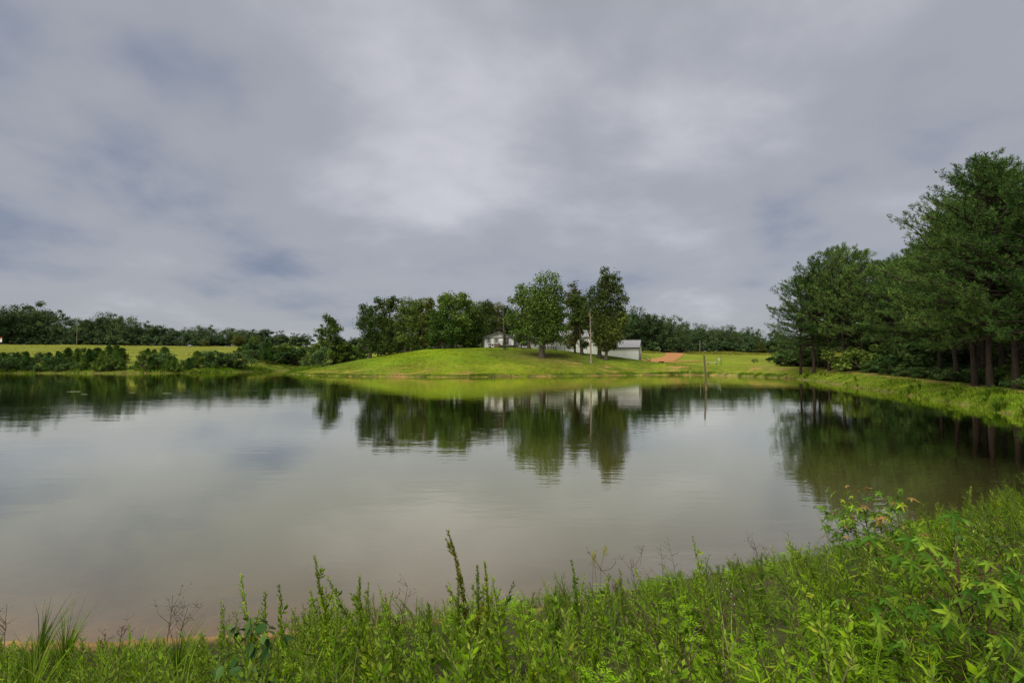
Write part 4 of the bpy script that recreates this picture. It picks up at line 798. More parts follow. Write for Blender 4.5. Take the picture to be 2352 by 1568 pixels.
# ------------------------------------------------------------------ long white metal building with a lower end
def shop():
    A = np.array((xat(1236, 167.5), 167.5)); B = np.array((xat(1468.5, 157.5), 157.5)); d = B - A; Ln = float(np.linalg.norm(d)); rz = math.atan2(d[1], d[0])
    e = empty('metal_building', (A[0], A[1], 0), rz)
    s1 = Ln * 0.715; zb = 2.4; ze1, zr1 = zat(773, 165), zat(760, 171); ze2, zr2 = zat(797.6, 158.5), zat(781.8, 163.5)
    D1, D2 = 12.0, 9.6
    def section(x0, x1, ze, zr, D, nb, gable_l, gable_r):
        zr_ = zr
        for k in range(nb):                                                     # wall panels, bay by bay
            a = x0 + (x1 - x0) * k / nb; b = x0 + (x1 - x0) * (k + 1) / nb
            build('wall_panel', [box(a + 0.03, b - 0.03, 0, 0.12, zb, ze)], [M['wall']], e)
            build('panel_joint', [box(a - 0.029, a + 0.029, 0.03, 0.10, zb, ze - 0.01)], [M['metal']], e)
        build('back_wall', [box(x0, x1, D - 0.12, D, zb, ze)], [M['wall']], e)
        for x, gab in ((x0, gable_l), (x1, gable_r)):
            if gab:
                V = np.array([(x - 0.0, 0.121, zb), (x, D - 0.121, zb), (x, D - 0.121, ze), (x, D / 2, zr - 0.02), (x, 0.121, ze)], float); W = V.copy(); W[:, 0] -= 0.12 if x == x1 else -0.12
                n = 5; VV = np.vstack([V, W]); build('gable_wall', [(VV, np.array([[i, (i + 1) % n, n + (i + 1) % n, n + i] for i in range(n)]), 0), (VV, np.array([list(range(n))]), 0), (VV, np.array([list(range(2 * n - 1, n - 1, -1))]), 0)], [M['wall']], e)
        np_ = int((x1 - x0) / 0.92); w = (x1 - x0 + 0.5) / np_
        for k in range(np_):
            a = x0 - 0.25 + k * w
            for sgn in (0, 1):
                y0, y1 = (-0.35, D / 2) if sgn == 0 else (D + 0.35, D / 2); zl = ze - 0.35 * (zr - ze) / (D / 2) + 0.06; zt = zr + 0.06
                V = [(a + 0.004, y0, zl), (a + w - 0.004, y0, zl), (a + w - 0.004, y1, zt), (a + 0.004, y1, zt)]; V += [(x, y, z + 0.06) for x, y, z in V]
                build('roof_panel', [(np.array(V), BF if sgn == 0 else BF[:, ::-1], 0), beam((a + 0.02, y0, zl + 0.085), (a + 0.02, y1, zt + 0.085), 0.05, 0.05)], [M['roof']], e)
        build('eave_trim', [box(x0 - 0.26, x1 + 0.26, -0.42, -0.352, ze - 0.30, ze - 0.02)], [M['dark'] if x1 > s1 + 1 else M['metal']], e)
        build('ridge_cap', [box(x0 - 0.26, x1 + 0.26, D / 2 - 0.25, D / 2 + 0.25, zr + 0.125, zr + 0.19)], [M['metal']], e)
    section(0, s1, ze1, zr1, D1, 5, True, True); section(s1 + 0.01, Ln, ze2, zr2, D2, 2, False, True)
    for x in (Ln * 0.098, Ln * 0.277): build('downspout', [box(x - 0.06, x + 0.06, -0.12, -0.004, zb + 0.5, ze1 - 0.3)], [M['dark']], e)
    build('downspout', [box(Ln - 0.12, Ln + 0.03, -0.13, -0.004, zb + 0.5, ze2 - 0.3)], [M['dark']], e)
    build('rake_trim', [beam((Ln + 0.26, -0.36, ze2 - 0.10), (Ln + 0.26, D2 / 2, zr2 + 0.02), 0.08, 0.24), beam((Ln + 0.26, D2 / 2, zr2 + 0.02), (Ln + 0.26, D2 + 0.36, ze2 - 0.10), 0.08, 0.24)], [M['dark']], e)
    zg = g1(B[0], B[1] + 1); dz = zg + 0.95
    dr = build('side_door', [box(Ln + 0.004, Ln + 0.06, 1.6, 2.6, dz, dz + 2.1)], [M['trim']], e)
    build('handle', [box(Ln + 0.061, Ln + 0.11, 1.72, 1.84, dz + 1.0, dz + 1.06)], [M['dark']], dr)
    build('meter_box', [box(1.2, 1.7, -0.22, -0.004, g1(A[0], A[1]) + 0.7, g1(A[0], A[1]) + 1.5)], [M['metal']], e)
    tag(e, 'long white steel building with grey metal roof stepping down to the right', 'building')
    # wooden steps at the side door
    st = empty('wooden_steps', (A[0], A[1], 0), rz)
    build('landing', [box(Ln + 0.15, Ln + 1.2, 1.2, 3.0, dz - 0.12, dz - 0.04)], [M['wood']], st)
    n = 6; x2 = Ln + 1.2; run = 1.9
    for k in range(n): build('tread', [box(x2 + k * run / n, x2 + (k + 1) * run / n - 0.02, 1.2, 2.6, dz - 0.1 - (k + 1) * 0.17, dz - 0.05 - (k + 1) * 0.17)], [M['wood']], st)
    for y in (1.15, 2.65):
        build('stringer', [beam((x2, y, dz - 0.2), (x2 + run, y, dz - 1.25), 0.06, 0.26)], [M['wood']], st)
        build('handrail', [beam((x2 - 0.9, y, dz + 1.0), (x2 + run, y, dz - 0.05), 0.08, 0.14)], [M['wood']], st)
        for f in (0, 1): xx = x2 - 0.9 + f * (run + 0.9); zt = dz + 1.0 - f * 1.05; build('rail_post', [box(xx - 0.07, xx + 0.07, y - 0.07, y + 0.07, dz - 2.6, zt + 0.05)], [M['wood']], st)
    tag(st, 'brown wooden steps with handrail at the right end of the white building', 'steps')
    # workbench with a white box against the wall
    def loc(x, y): c, s = math.cos(rz), math.sin(rz); return A[0] + c * x - s * y, A[1] + s * x + c * y
    bx_, by_ = loc(Ln * 0.155, -0.95); zz = g1(bx_, by_); t = empty('work_table', (bx_, by_, zz), rz)
    build('table_top', [box(-1.3, 1.3, -0.4, 0.4, 1.0, 1.1)], [M['dark']], t)
    for x in (-1.2, -0.4, 0.4, 1.2):
        for y in (-0.33, 0.33): build('leg', [box(x - 0.05, x + 0.05, y - 0.05, y + 0.05, -0.3, 1.0)], [M['dark']], t)
    tag(t, 'dark work table standing against the long white wall', 'table')
    b = empty('cooler_box', (bx_ - 0.1, by_, zz + 1.1), rz); build('body', [box(-0.55, 0.55, -0.3, 0.3, 0.0, 0.5)], [M['trim']], b); build('lid', [box(-0.58, 0.58, -0.33, 0.33, 0.505, 0.62)], [M['metal']], b); build('handle', [box(-0.2, 0.2, -0.38, -0.335, 0.3, 0.36)], [M['dark']], b)
    tag(b, 'whitish box sitting on the dark work table', 'box')
shop()
# ------------------------------------------------------------------ small things round the house
def lathe(prof, n=14, m=0):
    a = np.arange(n) * 2 * np.pi / n; P = np.array(prof, float)
    V = np.stack([P[:, None, 0] * np.cos(a), P[:, None, 0] * np.sin(a), np.broadcast_to(P[:, None, 1], (len(P), n))], -1).reshape(-1, 3)
    F = np.array([[i * n + j, i * n + (j + 1) % n, (i + 1) * n + (j + 1) % n, (i + 1) * n + j] for i in range(len(P) - 1) for j in range(n)]); return (V, F, m)
X, Y = xat(1125, 160.5), 160.5; b = empty('wheelie_bin', (X, Y, g1(X, Y)))
build('body', [(np.array([(-.3, -.3, .1), (.3, -.3, .1), (.3, .3, .1), (-.3, .3, .1), (-.42, -.38, 1.15), (.42, -.38, 1.15), (.42, .42, 1.15), (-.42, .42, 1.15)]), BF, 0)], [M['binpl']], b)
build('lid', [box(-.46, .46, -.44, .46, 1.155, 1.26)], [M['dark']], b)
for s in (-1, 1): build('wheel', [(lathe([(0.0, -.05), (.16, -.05), (.16, .05), (0.0, .05)])[0][:, [2, 0, 1]] + np.array((s * .36, .36, .15)), lathe([(0.0, -.05), (.16, -.05), (.16, .05), (0.0, .05)])[1], 0)], [M['black']], b)
build('sticker', [box(-.08, .08, -.40, -.372, .45, 1.0)], [M['trim']], b); tag(b, 'dark wheeled bin with a pale stripe at the left corner of the house', 'bin')
X, Y = xat(1131.5, 160.3), 160.3; g = empty('kettle_grill', (X, Y, g1(X, Y)))
build('bowl', [lathe([(0.02, .62), (.2, .66), (.33, .82), (.34, .9)])], [M['black']], g, True); build('lid', [lathe([(.345, .905), (.33, 1.0), (.2, 1.14), (.02, 1.18)])], [M['black']], g, True)
for k in range(3): a = k * 2.09; build('leg', [beam((.2 * math.cos(a), .2 * math.sin(a), .7), (.34 * math.cos(a), .34 * math.sin(a), -.05), .04)], [M['metal']], g)
tag(g, 'small round black grill between the bin and the brown unit', 'grill')
X, Y = xat(1142, 160.4), 160.4; a_ = empty('air_conditioner', (X, Y, g1(X, Y)))
build('cabinet', [box(-1.0, 1.0, -.45, .45, -.1, 1.25)], [M['rust']], a_); build('top_cap', [box(-1.05, 1.05, -.5, .5, 1.252, 1.33)], [M['rust']], a_)
for k in range(9): build('louvre', [box(-.95, .95, -.49, -.452, .1 + k * .125, .17 + k * .125)], [M['rust']], a_)
tag(a_, 'boxy rust-brown unit with louvres against the white house wall', 'air conditioner')
# hammock between two oaks
xa, xb = xat(851, 150), xat(894, 150); za, zb_ = g1(xa, 150), g1(xb, 150); hm = empty('hammock', ((xa + xb) / 2, 150, (za + zb_) / 2))
xl, xr_ = xat(866, 150) - (xa + xb) / 2, xat(889, 150) - (xa + xb) / 2; n = 15; V = []
for i in range(n):
    t = i / (n - 1); x = xl + (xr_ - xl) * t; sg = 1.25 - 0.75 * math.sin(t * math.pi) ** 0.8; w = 0.12 + 0.5 * math.sin(t * math.pi)
    for j in range(7): s = j / 6 * 2 - 1; V.append((x, s * w, sg + 0.22 * s * s * math.sin(t * math.pi)))
F = [[i * 7 + j, i * 7 + j + 1, (i + 1) * 7 + j + 1, (i + 1) * 7 + j] for i in range(n - 1) for j in range(6)]
build('sling', [(np.array(V), np.array(F), 0)], [M['cloth']], hm, True)
for x0, x1, dx in ((xa - (xa + xb) / 2 + 0.3, xl, 0), (xb - (xa + xb) / 2 - 0.3, xr_, 0)): build('rope', [beam((x0, 0, 1.9), (x1, 0, 1.25), 0.035)], [M['dark']], hm)
tag(hm, 'blue hammock slung low between the two leftmost grove oaks', 'hammock')
# ------------------------------------------------------------------ things in the right field
def net_posts():
    p2 = (xat(1656, 143), 143); p1 = (xat(1647.2, 160), 160); e = empty('net_frame', (p2[0], p2[1], 0))
    for (x, y), ty in ((p2, 818), (p1, 818.5)): z = g1(x, y); build('post', [tubes(np.array([[(x - p2[0], y - p2[1], z - .4), (x - p2[0], y - p2[1], zat(ty, y))]]), np.array([[.075, .065]]), 8)], [M['dark']], e)
    a = np.array((0, 0, zat(820, 143))); b = np.array((p1[0] - p2[0], p1[1] - p2[1], zat(820.5, 160))); ch = []
    for k in range(7):
        t = np.linspace(0, 1, 9)[:, None]; L_ = a * (1 - t) + b * t; L_[:, 2] -= k * 0.12 + 0.35 * np.sin(t[:, 0] * np.pi); ch.append(tubes(L_[None], np.full((1, 9), .010), 4))
    for k in range(1, 22):
        t = k / 22; q = a * (1 - t) + b * t; q = q - np.array((0, 0, .35 * math.sin(t * math.pi))); ch.append(tubes(np.array([[q, q - np.array((0, 0, .72))]]), np.full((1, 2), .008), 4))
    nt_ = build('net', ch, [M['trim']], e); tag(e, 'two dark posts holding a sagging net on the mown field', 'net posts')
net_posts()
X, Y = xat(1636, 152), 152; w_ = empty('bench', (X, Y, g1(X, Y)), 0.1)
build('seat', [box(-1.8, 1.8, -.22, .22, .62, .70)], [M['trim']], w_)
for x in (-1.3, 1.3): build('leg', [beam((x, -.16, -.1), (x, -.1, .62), .09), beam((x, .16, -.1), (x, .1, .62), .09)], [M['post']], w_)
build('skirt', [box(-1.75, -.9, -.235, -.222, .5, .615)], [M['red']], w_); tag(w_, 'low white bench on the grass behind the leaning pond post', 'bench')
X, Y = xat(1519, 150), 150; t_ = empty('water_trough', (X, Y, g1(X, Y)))
build('tub', [box(-.7, .7, -.3, -.25, -.05, .36), box(-.7, .7, .25, .3, -.05, .36), box(-.7, -.65, -.248, .248, -.05, .36), box(.65, .7, -.248, .248, -.05, .36), box(-.648, .648, -.248, .248, -.05, .05)], [M['black']], t_)
build('rim', [box(-.74, .74, -.34, -.302, .30, .39), box(-.74, .74, .302, .34, .30, .39)], [M['black']], t_); tag(t_, 'small black trough on the grass below the dirt drive', 'trough')
# leaning post in the pond
pb, pt = at(1622, 890, 4.0), None
Yp = CAM_Z * FPX / (890 - 828); b0 = at(1622.3, 890, Yp); t0 = at(1617, 816, Yp); pp = empty('pond_post', (b0[0], Yp, 0))
t = np.linspace(-0.25, 1, 9)[:, None]; axis = np.array((t0[0] - b0[0], 0, t0[2])); Pp = t * axis
V_, F_, m_ = tubes(Pp[None], np.linspace(.12, .105, 9)[None], 12); build('shaft', [(V_, F_, 0), (np.vstack([V_[-12:], Pp[-1:]]), np.array([[i, (i + 1) % 12, 12] for i in range(12)]), 0)], [M['post']], pp, True)
build('collar', [tubes(np.array([[axis * 0.0, axis * 0.03, axis * 0.055]]) + np.array((0, 0, 0.02)), np.array([[.16, .18, .14]]), 12)], [M['wood']], pp, True)
tag(pp, 'weathered wooden post leaning out of the pond', 'post')
# far left: utility pole and the sign at the edge of the field
def upole(px, Y, ty, label, arm=True):
    X = xat(px, Y); z = g1(X, Y); h = zat(ty, Y) - z; e = empty('utility_pole', (X, Y, z)); build('pole', [tubes(np.array([[(0, 0, -.5), (0, 0, h)]]), np.array([[.2, .15]]), 8)], [M['palebark']], e, True)
    if arm:
        build('crossarm', [box(-1.3, 1.3, -.08, .08, h - .6, h - .42)], [M['palebark']], e)
        for x in (-1.2, 0, 1.2): build('insulator', [box(x - .09, x + .09, -.09, .09, h - .415, h - .15 if x else h + .1)], [M['metal']], e)
    tag(e, label, 'utility pole', 'utility poles')
upole(175, 322, 745, 'pale utility pole before the far left wood'); upole(1608, 268, 781, 'thin pale pole at the edge of the right hand wood', False)
X, Y = xat(0.5, 300), 300; z = g1(X, Y); sg = empty('field_sign', (X, Y, z)); zt = zat(774, Y) - z
build('panel', [box(-.55, .55, -.05, .05, zt * .35, zt)], [M['trim']], sg); build('red_top', [box(-.55, .55, -.07, -.052, zt * .78, zt)], [M['red']], sg)
for x in (-.45, .45): build('post', [box(x - .06, x + .06, .055, .17, -.4, zt * .98)], [M['post']], sg)
tag(sg, 'white board with red top at the left edge of the far field', 'sign')

# the wood behind the pines
sp = []
for f in np.linspace(0, 1, 30):
    X, Y = 88 + 14 * r_.uniform(), 128 - 108 * f + r_.uniform(-3, 3); sp.append((1176 + FPX * X / Y, Y, X))
for i, (px, Y, X) in enumerate(sorted(sp)):
    s = r_.uniform(13, 17) / 20.0; e = place('forest_tree', FARP[i % 6], (X, Y, g1(X, Y)), r_.uniform(0, 6.28), (s * 1.3, s * 1.3, s))
    tag(e, f'{ordinal(i)} from the left of the shaded broadleaf trees deep behind the pines', 'tree', 'shaded trees deep behind the pines')

# ------------------------------------------------------------------ grass along the far banks
def blades(r, X, Y, h, w, spread=0.35, droop=0.35, m=0, z=None):
    n = len(X); Z = (gz(X, Y) if z is None else z) - 0.02; a = r.uniform(0, 6.28, n); d = np.stack([np.cos(a), np.sin(a)], 1) * (spread * h * r.uniform(0.2, 1.0, n))[:, None]
    B = np.stack([X, Y, Z], 1); S = np.stack([-np.sin(a), np.cos(a), np.zeros(n)], 1) * (w / 2)[:, None]
    M1 = B + np.column_stack([d * 0.35, h * 0.6]); T = B + np.column_stack([d * (1 + droop), h * r.uniform(0.8, 1.0, n)])
    V = np.stack([B - S, B + S, M1 + S * 0.8, M1 - S * 0.8, T], 1).reshape(-1, 3); o = np.arange(n)[:, None] * 5
    return [(V, o + np.array([[0, 1, 2, 3]]), m), (V, o + np.array([[3, 2, 4]]), m)]
def along_shore(r, n, sel, dmin, dmax):
    A = SH; k = np.where(sel(A[:, 0], A[:, 1]))[0]; i = r.choice(k, n); t = r.uniform(size=n)[:, None]; B = np.roll(SH, -1, 0)
    P = A[i] * (1 - t) + B[i] * t; d = unit(B[i] - A[i]); nrm = np.stack([d[:, 1], -d[:, 0]], 1)
    q = P + nrm * 0.3; s = np.where(shore_dist(q[:, 0], q[:, 1]) > 0, 1, -1)
    P = P + nrm * (s * (dmin + (dmax - dmin) * r.uniform(size=n) ** 1.3))[:, None]; return P[:, 0], P[:, 1]
r_ = np.random.default_rng(80)
X, Y = along_shore(r_, 24000, lambda x, y: (x > 18) & (y > 16) & (y < 108), -0.25, 3.6); cl = ss(-0.5, 0.9, vnoise(X / 1.3, Y / 1.3, 81)) * 0.8 + 0.25
g_ = build('dam_grass', blades(r_, X, Y, cl * r_.uniform(0.16, 0.44, len(X)), np.full(len(X), 0.035) * (0.6 + Y / 60)), [M['grass']]); tag(g_, 'long bright green grass hanging over the dam waterline', 'grass', kind='stuff')
X, Y = along_shore(r_, 9000, lambda x, y: (x > 18) & (y > 16) & (y < 108), 4.6, 9.5)
g_ = build('dam_lawn', blades(r_, X, Y, r_.uniform(0.04, 0.12, len(X)), np.full(len(X), 0.03) * (0.6 + Y / 60)), [M['grass']]); tag(g_, 'short worn grass on top of the dam', 'grass', kind='stuff')
X, Y = along_shore(r_, 16000, lambda x, y: (x < -62) & (y > 146) & (x > -190), -0.3, 9); cl = ss(-0.6, 0.9, vnoise(X / 2.5, Y / 2.5, 82)) + 0.2
g_ = build('shore_grass', blades(r_, X, Y, cl * r_.uniform(0.4, 1.1, len(X)), np.full(len(X), 0.14)), [M['grass']]); tag(g_, 'rough grass between the shrubs on the far left shore', 'grass', kind='stuff')
X, Y = along_shore(r_, 14000, lambda x, y: (x > -64) & (x < 60) & (y > 110), -0.1, 1.4); cl = ss(-0.4, 0.9, vnoise(X / 2.5, Y / 2.5, 83))
g_ = build('hill_edge_grass', blades(r_, X, Y, 0.08 + cl * r_.uniform(0.05, 0.35, len(X)), np.full(len(X), 0.10)), [M['grass']]); tag(g_, 'fringe of grass along the edge of the hill lawn', 'grass', kind='stuff')
n = 60000; X = r_.uniform(-62, 50, n); Y = r_.uniform(114, 158, n); k = shore_dist(X, Y) > 0.4; X, Y = X[k], Y[k]; k = vnoise(X / 2.2, Y / 2.2, 88) + r_.normal(size=len(X)) * 0.5 > 0.1; X, Y = X[k], Y[k]
g_ = build('hill_lawn_grass', blades(r_, X, Y, r_.uniform(0.04, 0.13, len(X)), np.full(len(X), 0.16)), [M['lawn']]); tag(g_, 'short mown grass of the hill lawn', 'grass', kind='stuff')
n = 26000; X = r_.uniform(44, 190, n); Y = r_.uniform(232, 286, n); k = (X / Y > 0.2) & ~((np.abs(X - (80 - (253 - Y) * 0.31)) < 6))
X, Y = X[k], Y[k]; g_ = build('meadow_grass', blades(r_, X, Y, r_.uniform(0.4, 1.0, len(X)) * (0.4 + ss(-.5, .8, vnoise(X / 5, Y / 5, 84))), np.full(len(X), 0.25)), [M['field']]); tag(g_, 'uncut straw-coloured meadow grass before the right hand wood', 'grass', kind='stuff')
n = 15000; X = r_.uniform(-330, -60, n); Y = r_.uniform(180, 330, n); k = -X / Y < 1.15
X, Y = X[k], Y[k]; g_ = build('field_grass', blades(r_, X, Y, r_.uniform(0.2, 0.5, len(X)) * (0.3 + ss(-.5, .8, vnoise(X / 5, Y / 5, 85))), np.full(len(X), 0.22)), [M['field']]); tag(g_, 'yellow-green grass of the far left field', 'grass', kind='stuff')
# ------------------------------------------------------------------ near bank: weeds
def shoot(r, P, spacing, L, W, ang=0.7, m=0, start=0.1, taper=0.6, stop=1.0):
    """leaves spiralling along polyline P[n,3]"""
    seg = np.linalg.norm(np.diff(P, axis=0), axis=1); s = np.concatenate([[0], np.cumsum(seg)]); T = s[-1]; k = max(3, int(T * (stop - start) / spacing)); q = np.linspace(start * T, stop * T, k)
    C = np.stack([np.interp(q, s, P[:, i]) for i in range(3)], 1); d = unit(np.gradient(C, axis=0)) if k > 2 else np.tile((0, 0, 1.0), (k, 1))
    ref = np.tile((0.31, 0.95, 0.05), (k, 1)); a = unit(np.cross(d, ref)); b = np.cross(d, a); th = np.arange(k) * 2.399 + r.normal(size=k) * 0.35
    o = a * np.cos(th)[:, None] + b * np.sin(th)[:, None]; an = ang * r.uniform(0.7, 1.3, k)
    D = d * np.cos(an)[:, None] + o * np.sin(an)[:, None] + np.array((0, 0, -0.08)); S = np.cross(D, d) + r.normal(size=(k, 3)) * 0.25
    f = (1 - taper * (q / T) ** 1.5) * r.uniform(0.75, 1.2, k)
    return leaves(C, D, S, L * f, W * f, m, 0.15)
def stem_path(r, H, bend=0.12, n=7, az=None):
    t = np.linspace(0, 1, n); a = r.uniform(0, 6.28) if az is None else az
    return np.stack([np.cos(a) * bend * H * t ** 2, np.sin(a) * bend * H * t ** 2, t * H], 1) + np.concatenate([[[0, 0, 0]], r.normal(size=(n - 1, 3)) * H * 0.006])
def plume(r, H=1.0, nb=9, dense=1.0, leaf=0.058, az=None, bend=0.12, m=0, lite=False):
    """leafy plume: many small leaves on a stem with upright side shoots"""
    P = stem_path(r, H, bend, az=az); st = [tubes(P[None, ::2] if lite else P[None], np.linspace(0.006, 0.0015, 4 if lite else 7)[None] * (0.6 + 0.5 * H), 3 if lite else 4)]; lf = [shoot(r, P, 0.0075 / dense, leaf, leaf * 0.42, 0.7, m, 0.10, 0.45, 0.72), shoot(r, P, 0.0055 / dense, leaf * 0.9, leaf * 0.38, 0.6, 8, 0.70, 0.55)]
    for f in np.linspace(0.22, 0.85, nb):
        s = np.array([np.interp(f, np.linspace(0, 1, 7), P[:, i]) for i in range(3)]); a = r.uniform(0, 6.28); l = H * 0.30 * (1.05 - f) ** 0.8 * r.uniform(0.6, 1.2)
        t = np.linspace(0, 1, 5)[:, None]; Q = s + np.concatenate([np.array((np.cos(a), np.sin(a)))[None] * 0.5 * l * t ** 0.8, 0.9 * l * t], 1)
        st.append(tubes(Q[None, ::2] if lite else Q[None], np.linspace(0.003, 0.001, 3 if lite else 5)[None], 3)); lf += [shoot(r, Q, 0.011 / dense, leaf * 0.85, leaf * 0.38, 0.7, m, 0.05, 0.4, 0.66), shoot(r, Q, 0.009 / dense, leaf * 0.75, leaf * 0.34, 0.6, 8, 0.64, 0.5)]
    return [(v, f, 1) for v, f, _ in st] + lf
def starry(r, H=0.9, m=0):
    """stem with long linear leaves all round, starry at the top"""
    P = stem_path(r, H, 0.08); st = [tubes(P[None], np.linspace(0.006, 0.002, 7)[None], 4)]; lf = [shoot(r, P, 0.016, 0.10, 0.0115, 0.85, m, 0.15, 0.4)]
    for k in range(3):
        f = r.uniform(0.55, 0.85); s = np.array([np.interp(f, np.linspace(0, 1, 7), P[:, i]) for i in range(3)]); a = r.uniform(0, 6.28); l = 0.28 * H; t = np.linspace(0, 1, 4)[:, None]
        Q = s + np.concatenate([np.array((np.cos(a), np.sin(a)))[None] * 0.42 * l * t, 0.9 * l * t], 1); st.append(tubes(Q[None], np.linspace(0.003, 0.001, 4)[None], 3)); lf.append(shoot(r, Q, 0.012, 0.08, 0.0095, 0.85, m, 0.1, 0.3))
    return [(v, f, 1) for v, f, _ in st] + lf
def compound(r, H=0.7, m=2):
    """stem with opposite pinnate leaves of pointed leaflets"""
    P = stem_path(r, H, 0.08); st = [tubes(P[None], np.linspace(0.006, 0.002, 7)[None], 4)]; lf = []
    for i, f in enumerate(np.linspace(0.2, 1.0, 10)):
        for s_ in (0, np.pi):
            a = i * 1.57 + s_ + r.normal() * 0.25; l = H * 0.27 * (1.15 - 0.5 * f) * r.uniform(0.8, 1.2) + 0.05; base = np.array([np.interp(f, np.linspace(0, 1, 7), P[:, j]) for j in range(3)])
            t = np.linspace(0, 1, 6)[:, None]; hd = np.array((np.cos(a), np.sin(a))); Q = base + np.concatenate([hd[None] * l * t * 0.9, (0.55 * l * t - 0.45 * l * t ** 2)], 1)
            st.append(tubes(Q[None], np.linspace(0.002, 0.001, 6)[None], 3)); sd_ = np.array((-hd[1], hd[0], 0.0)); k = 5
            C = np.repeat(Q[1:], 2, 0); sg = np.tile((1, -1), 5)[:, None]; ax = np.append(hd, 0.15); D = ax * 0.75 + sd_ * sg * 0.85 + r.normal(size=(10, 3)) * 0.1; L_ = 0.34 * l * np.repeat(np.linspace(1.1, 0.75, 5), 2)
            lf.append(leaves(C, D, np.cross(D, np.array((0, 0, 1.0))), L_, L_ * 0.30, m, -0.1)); lf.append(leaves(Q[-1:], ax[None], sd_[None], 0.36 * l, 0.11 * l, m, -0.1))
    return [(v, f, 1) for v, f, _ in st] + lf
def grass_tuft(r, H=0.5, n=26, w=0.008, m=0, spread=0.5):
    out = []; a = r.uniform(0, 6.28, n); h = H * r.uniform(0.55, 1.05, n); sp_ = h * spread * r.uniform(0.2, 1.1, n); t = np.linspace(0, 1, 5)
    C = np.stack([np.cos(a)[:, None] * (0.02 + sp_[:, None] * t ** 2), np.sin(a)[:, None] * (0.02 + sp_[:, None] * t ** 2), h[:, None] * (t * 1.12 - 0.22 * t ** 3)[None] * 1.0], -1)
    S = np.stack([-np.sin(a), np.cos(a), np.zeros(n)], 1)[:, None] * (w / 2 * np.array((1, 1, 0.85, 0.55, 0.08)))[None, :, None]
    V = np.stack([C - S, C + S], 2).reshape(-1, 3); o = np.arange(n)[:, None, None] * 10 + np.arange(4)[None, :, None] * 2
    F = (o + np.array([0, 1, 3, 2])).reshape(-1, 4); return [(V, F, m)]
WM = [M['weed'], M['stem'], M['compound'], M['weed_dark'], M['grass'], M['straw'], M['dry'], M['petal'], M['weed_tip']]
def remat(ch, a, b): return [(v, f, b if (np.isscalar(m) and m == a) else m) for v, f, m in ch]
def fleabane(r, H=0.6):
    P = stem_path(r, H, 0.1); ch = [tubes(P[None], np.linspace(0.004, 0.0015, 7)[None], 4, 1), shoot(r, P, 0.03, 0.05, 0.008, 0.8, 3, 0.1)]; tips = []
    for k in range(9):
        f = r.uniform(0.6, 0.95); s = np.array([np.interp(f, np.linspace(0, 1, 7), P[:, i]) for i in range(3)]); e = s + np.append(r.normal(size=2) * 0.07, r.uniform(0.06, 0.16)); ch.append(tubes(np.array([[s, (s + e) / 2, e]]), np.array([[0.0015, 0.001, 0.001]]), 3, 1)); tips.append(e)
    T = np.repeat(np.array(tips), 5, 0); D = rdir(len(T), r) * np.array((1, 1, 0.3)); ch.append(leaves(T, D, np.cross(D, (0, 0, 1.0)), 0.008, 0.006, 7)); return ch
def dead_stalk(r, H=0.8, nb=6, m=6):
    P = stem_path(r, H, 0.05); ch = [tubes(P[None], np.linspace(0.005, 0.002, 7)[None], 4, m)]; tips = []
    for k in range(nb):
        f = r.uniform(0.5, 0.95); s = np.array([np.interp(f, np.linspace(0, 1, 7), P[:, i]) for i in range(3)]); a = r.uniform(0, 6.28); l = H * r.uniform(0.12, 0.28); e = s + np.array((np.cos(a) * l * 0.7, np.sin(a) * l * 0.7, l)); ch.append(tubes(limb_paths(r, s[None], e[None], 4, 0.06), np.linspace(0.003, 0.001, 4)[None], 3, m))
        e2 = e + np.append(r.normal(size=(4, 2)) * l * 0.3, r.uniform(0.1, 0.4, (4, 1)) * l, 1); ch.append(tubes(limb_paths(r, np.repeat(e[None], 4, 0), e2, 3, 0.05), np.tile((0.0015, 0.001, 0.001), (4, 1)), 3, m)); tips.append(e2)
    T = np.concatenate(tips); ch.append(leaves(T, rdir(len(T), r), rdir(len(T), r), 0.014, 0.010, m)); return ch
g_ = np.random.default_rng(90)
PROTO = {'plume': [plume(g_, 1.0, 7, 0.66, 0.068, lite=True) for _ in range(4)], 'plumed': [remat(remat(plume(g_, 1.0, 7, 0.66, 0.068, lite=True), 0, 3), 8, 3 if i else 8) for i in range(3)], 'starry': [remat(starry(g_, 0.9), 0, 3 if i else 0) for i in range(4)],
         'compound': [compound(g_, 0.75) for _ in range(4)], 'grass': [grass_tuft(g_, 0.5, 26, 0.009, 4) for _ in range(3)], 'dgrass': [grass_tuft(g_, 0.5, 22, 0.008, 3) for _ in range(2)], 'straw': [grass_tuft(g_, 0.6, 6, 0.004, 5, 0.35)],
         'flea': [fleabane(g_) for _ in range(2)], 'dead': [dead_stalk(g_) for _ in range(3)]}
PH = {'plume': 1.0, 'plumed': 1.0, 'starry': 0.95, 'compound': 0.85, 'grass': 0.48, 'dgrass': 0.48, 'straw': 0.58, 'flea': 0.68, 'dead': 0.95}
topline = lambda x: np.interp(x, [-300, 0, 480, 560, 700, 800, 1176, 1300, 1450, 1600, 1750, 1880, 2000, 2100, 2200, 2352, 2700], [1470, 1462, 1462, 1440, 1405, 1385, 1370, 1345, 1335, 1312, 1288, 1255, 1222, 1190, 1165, 1112, 1050])
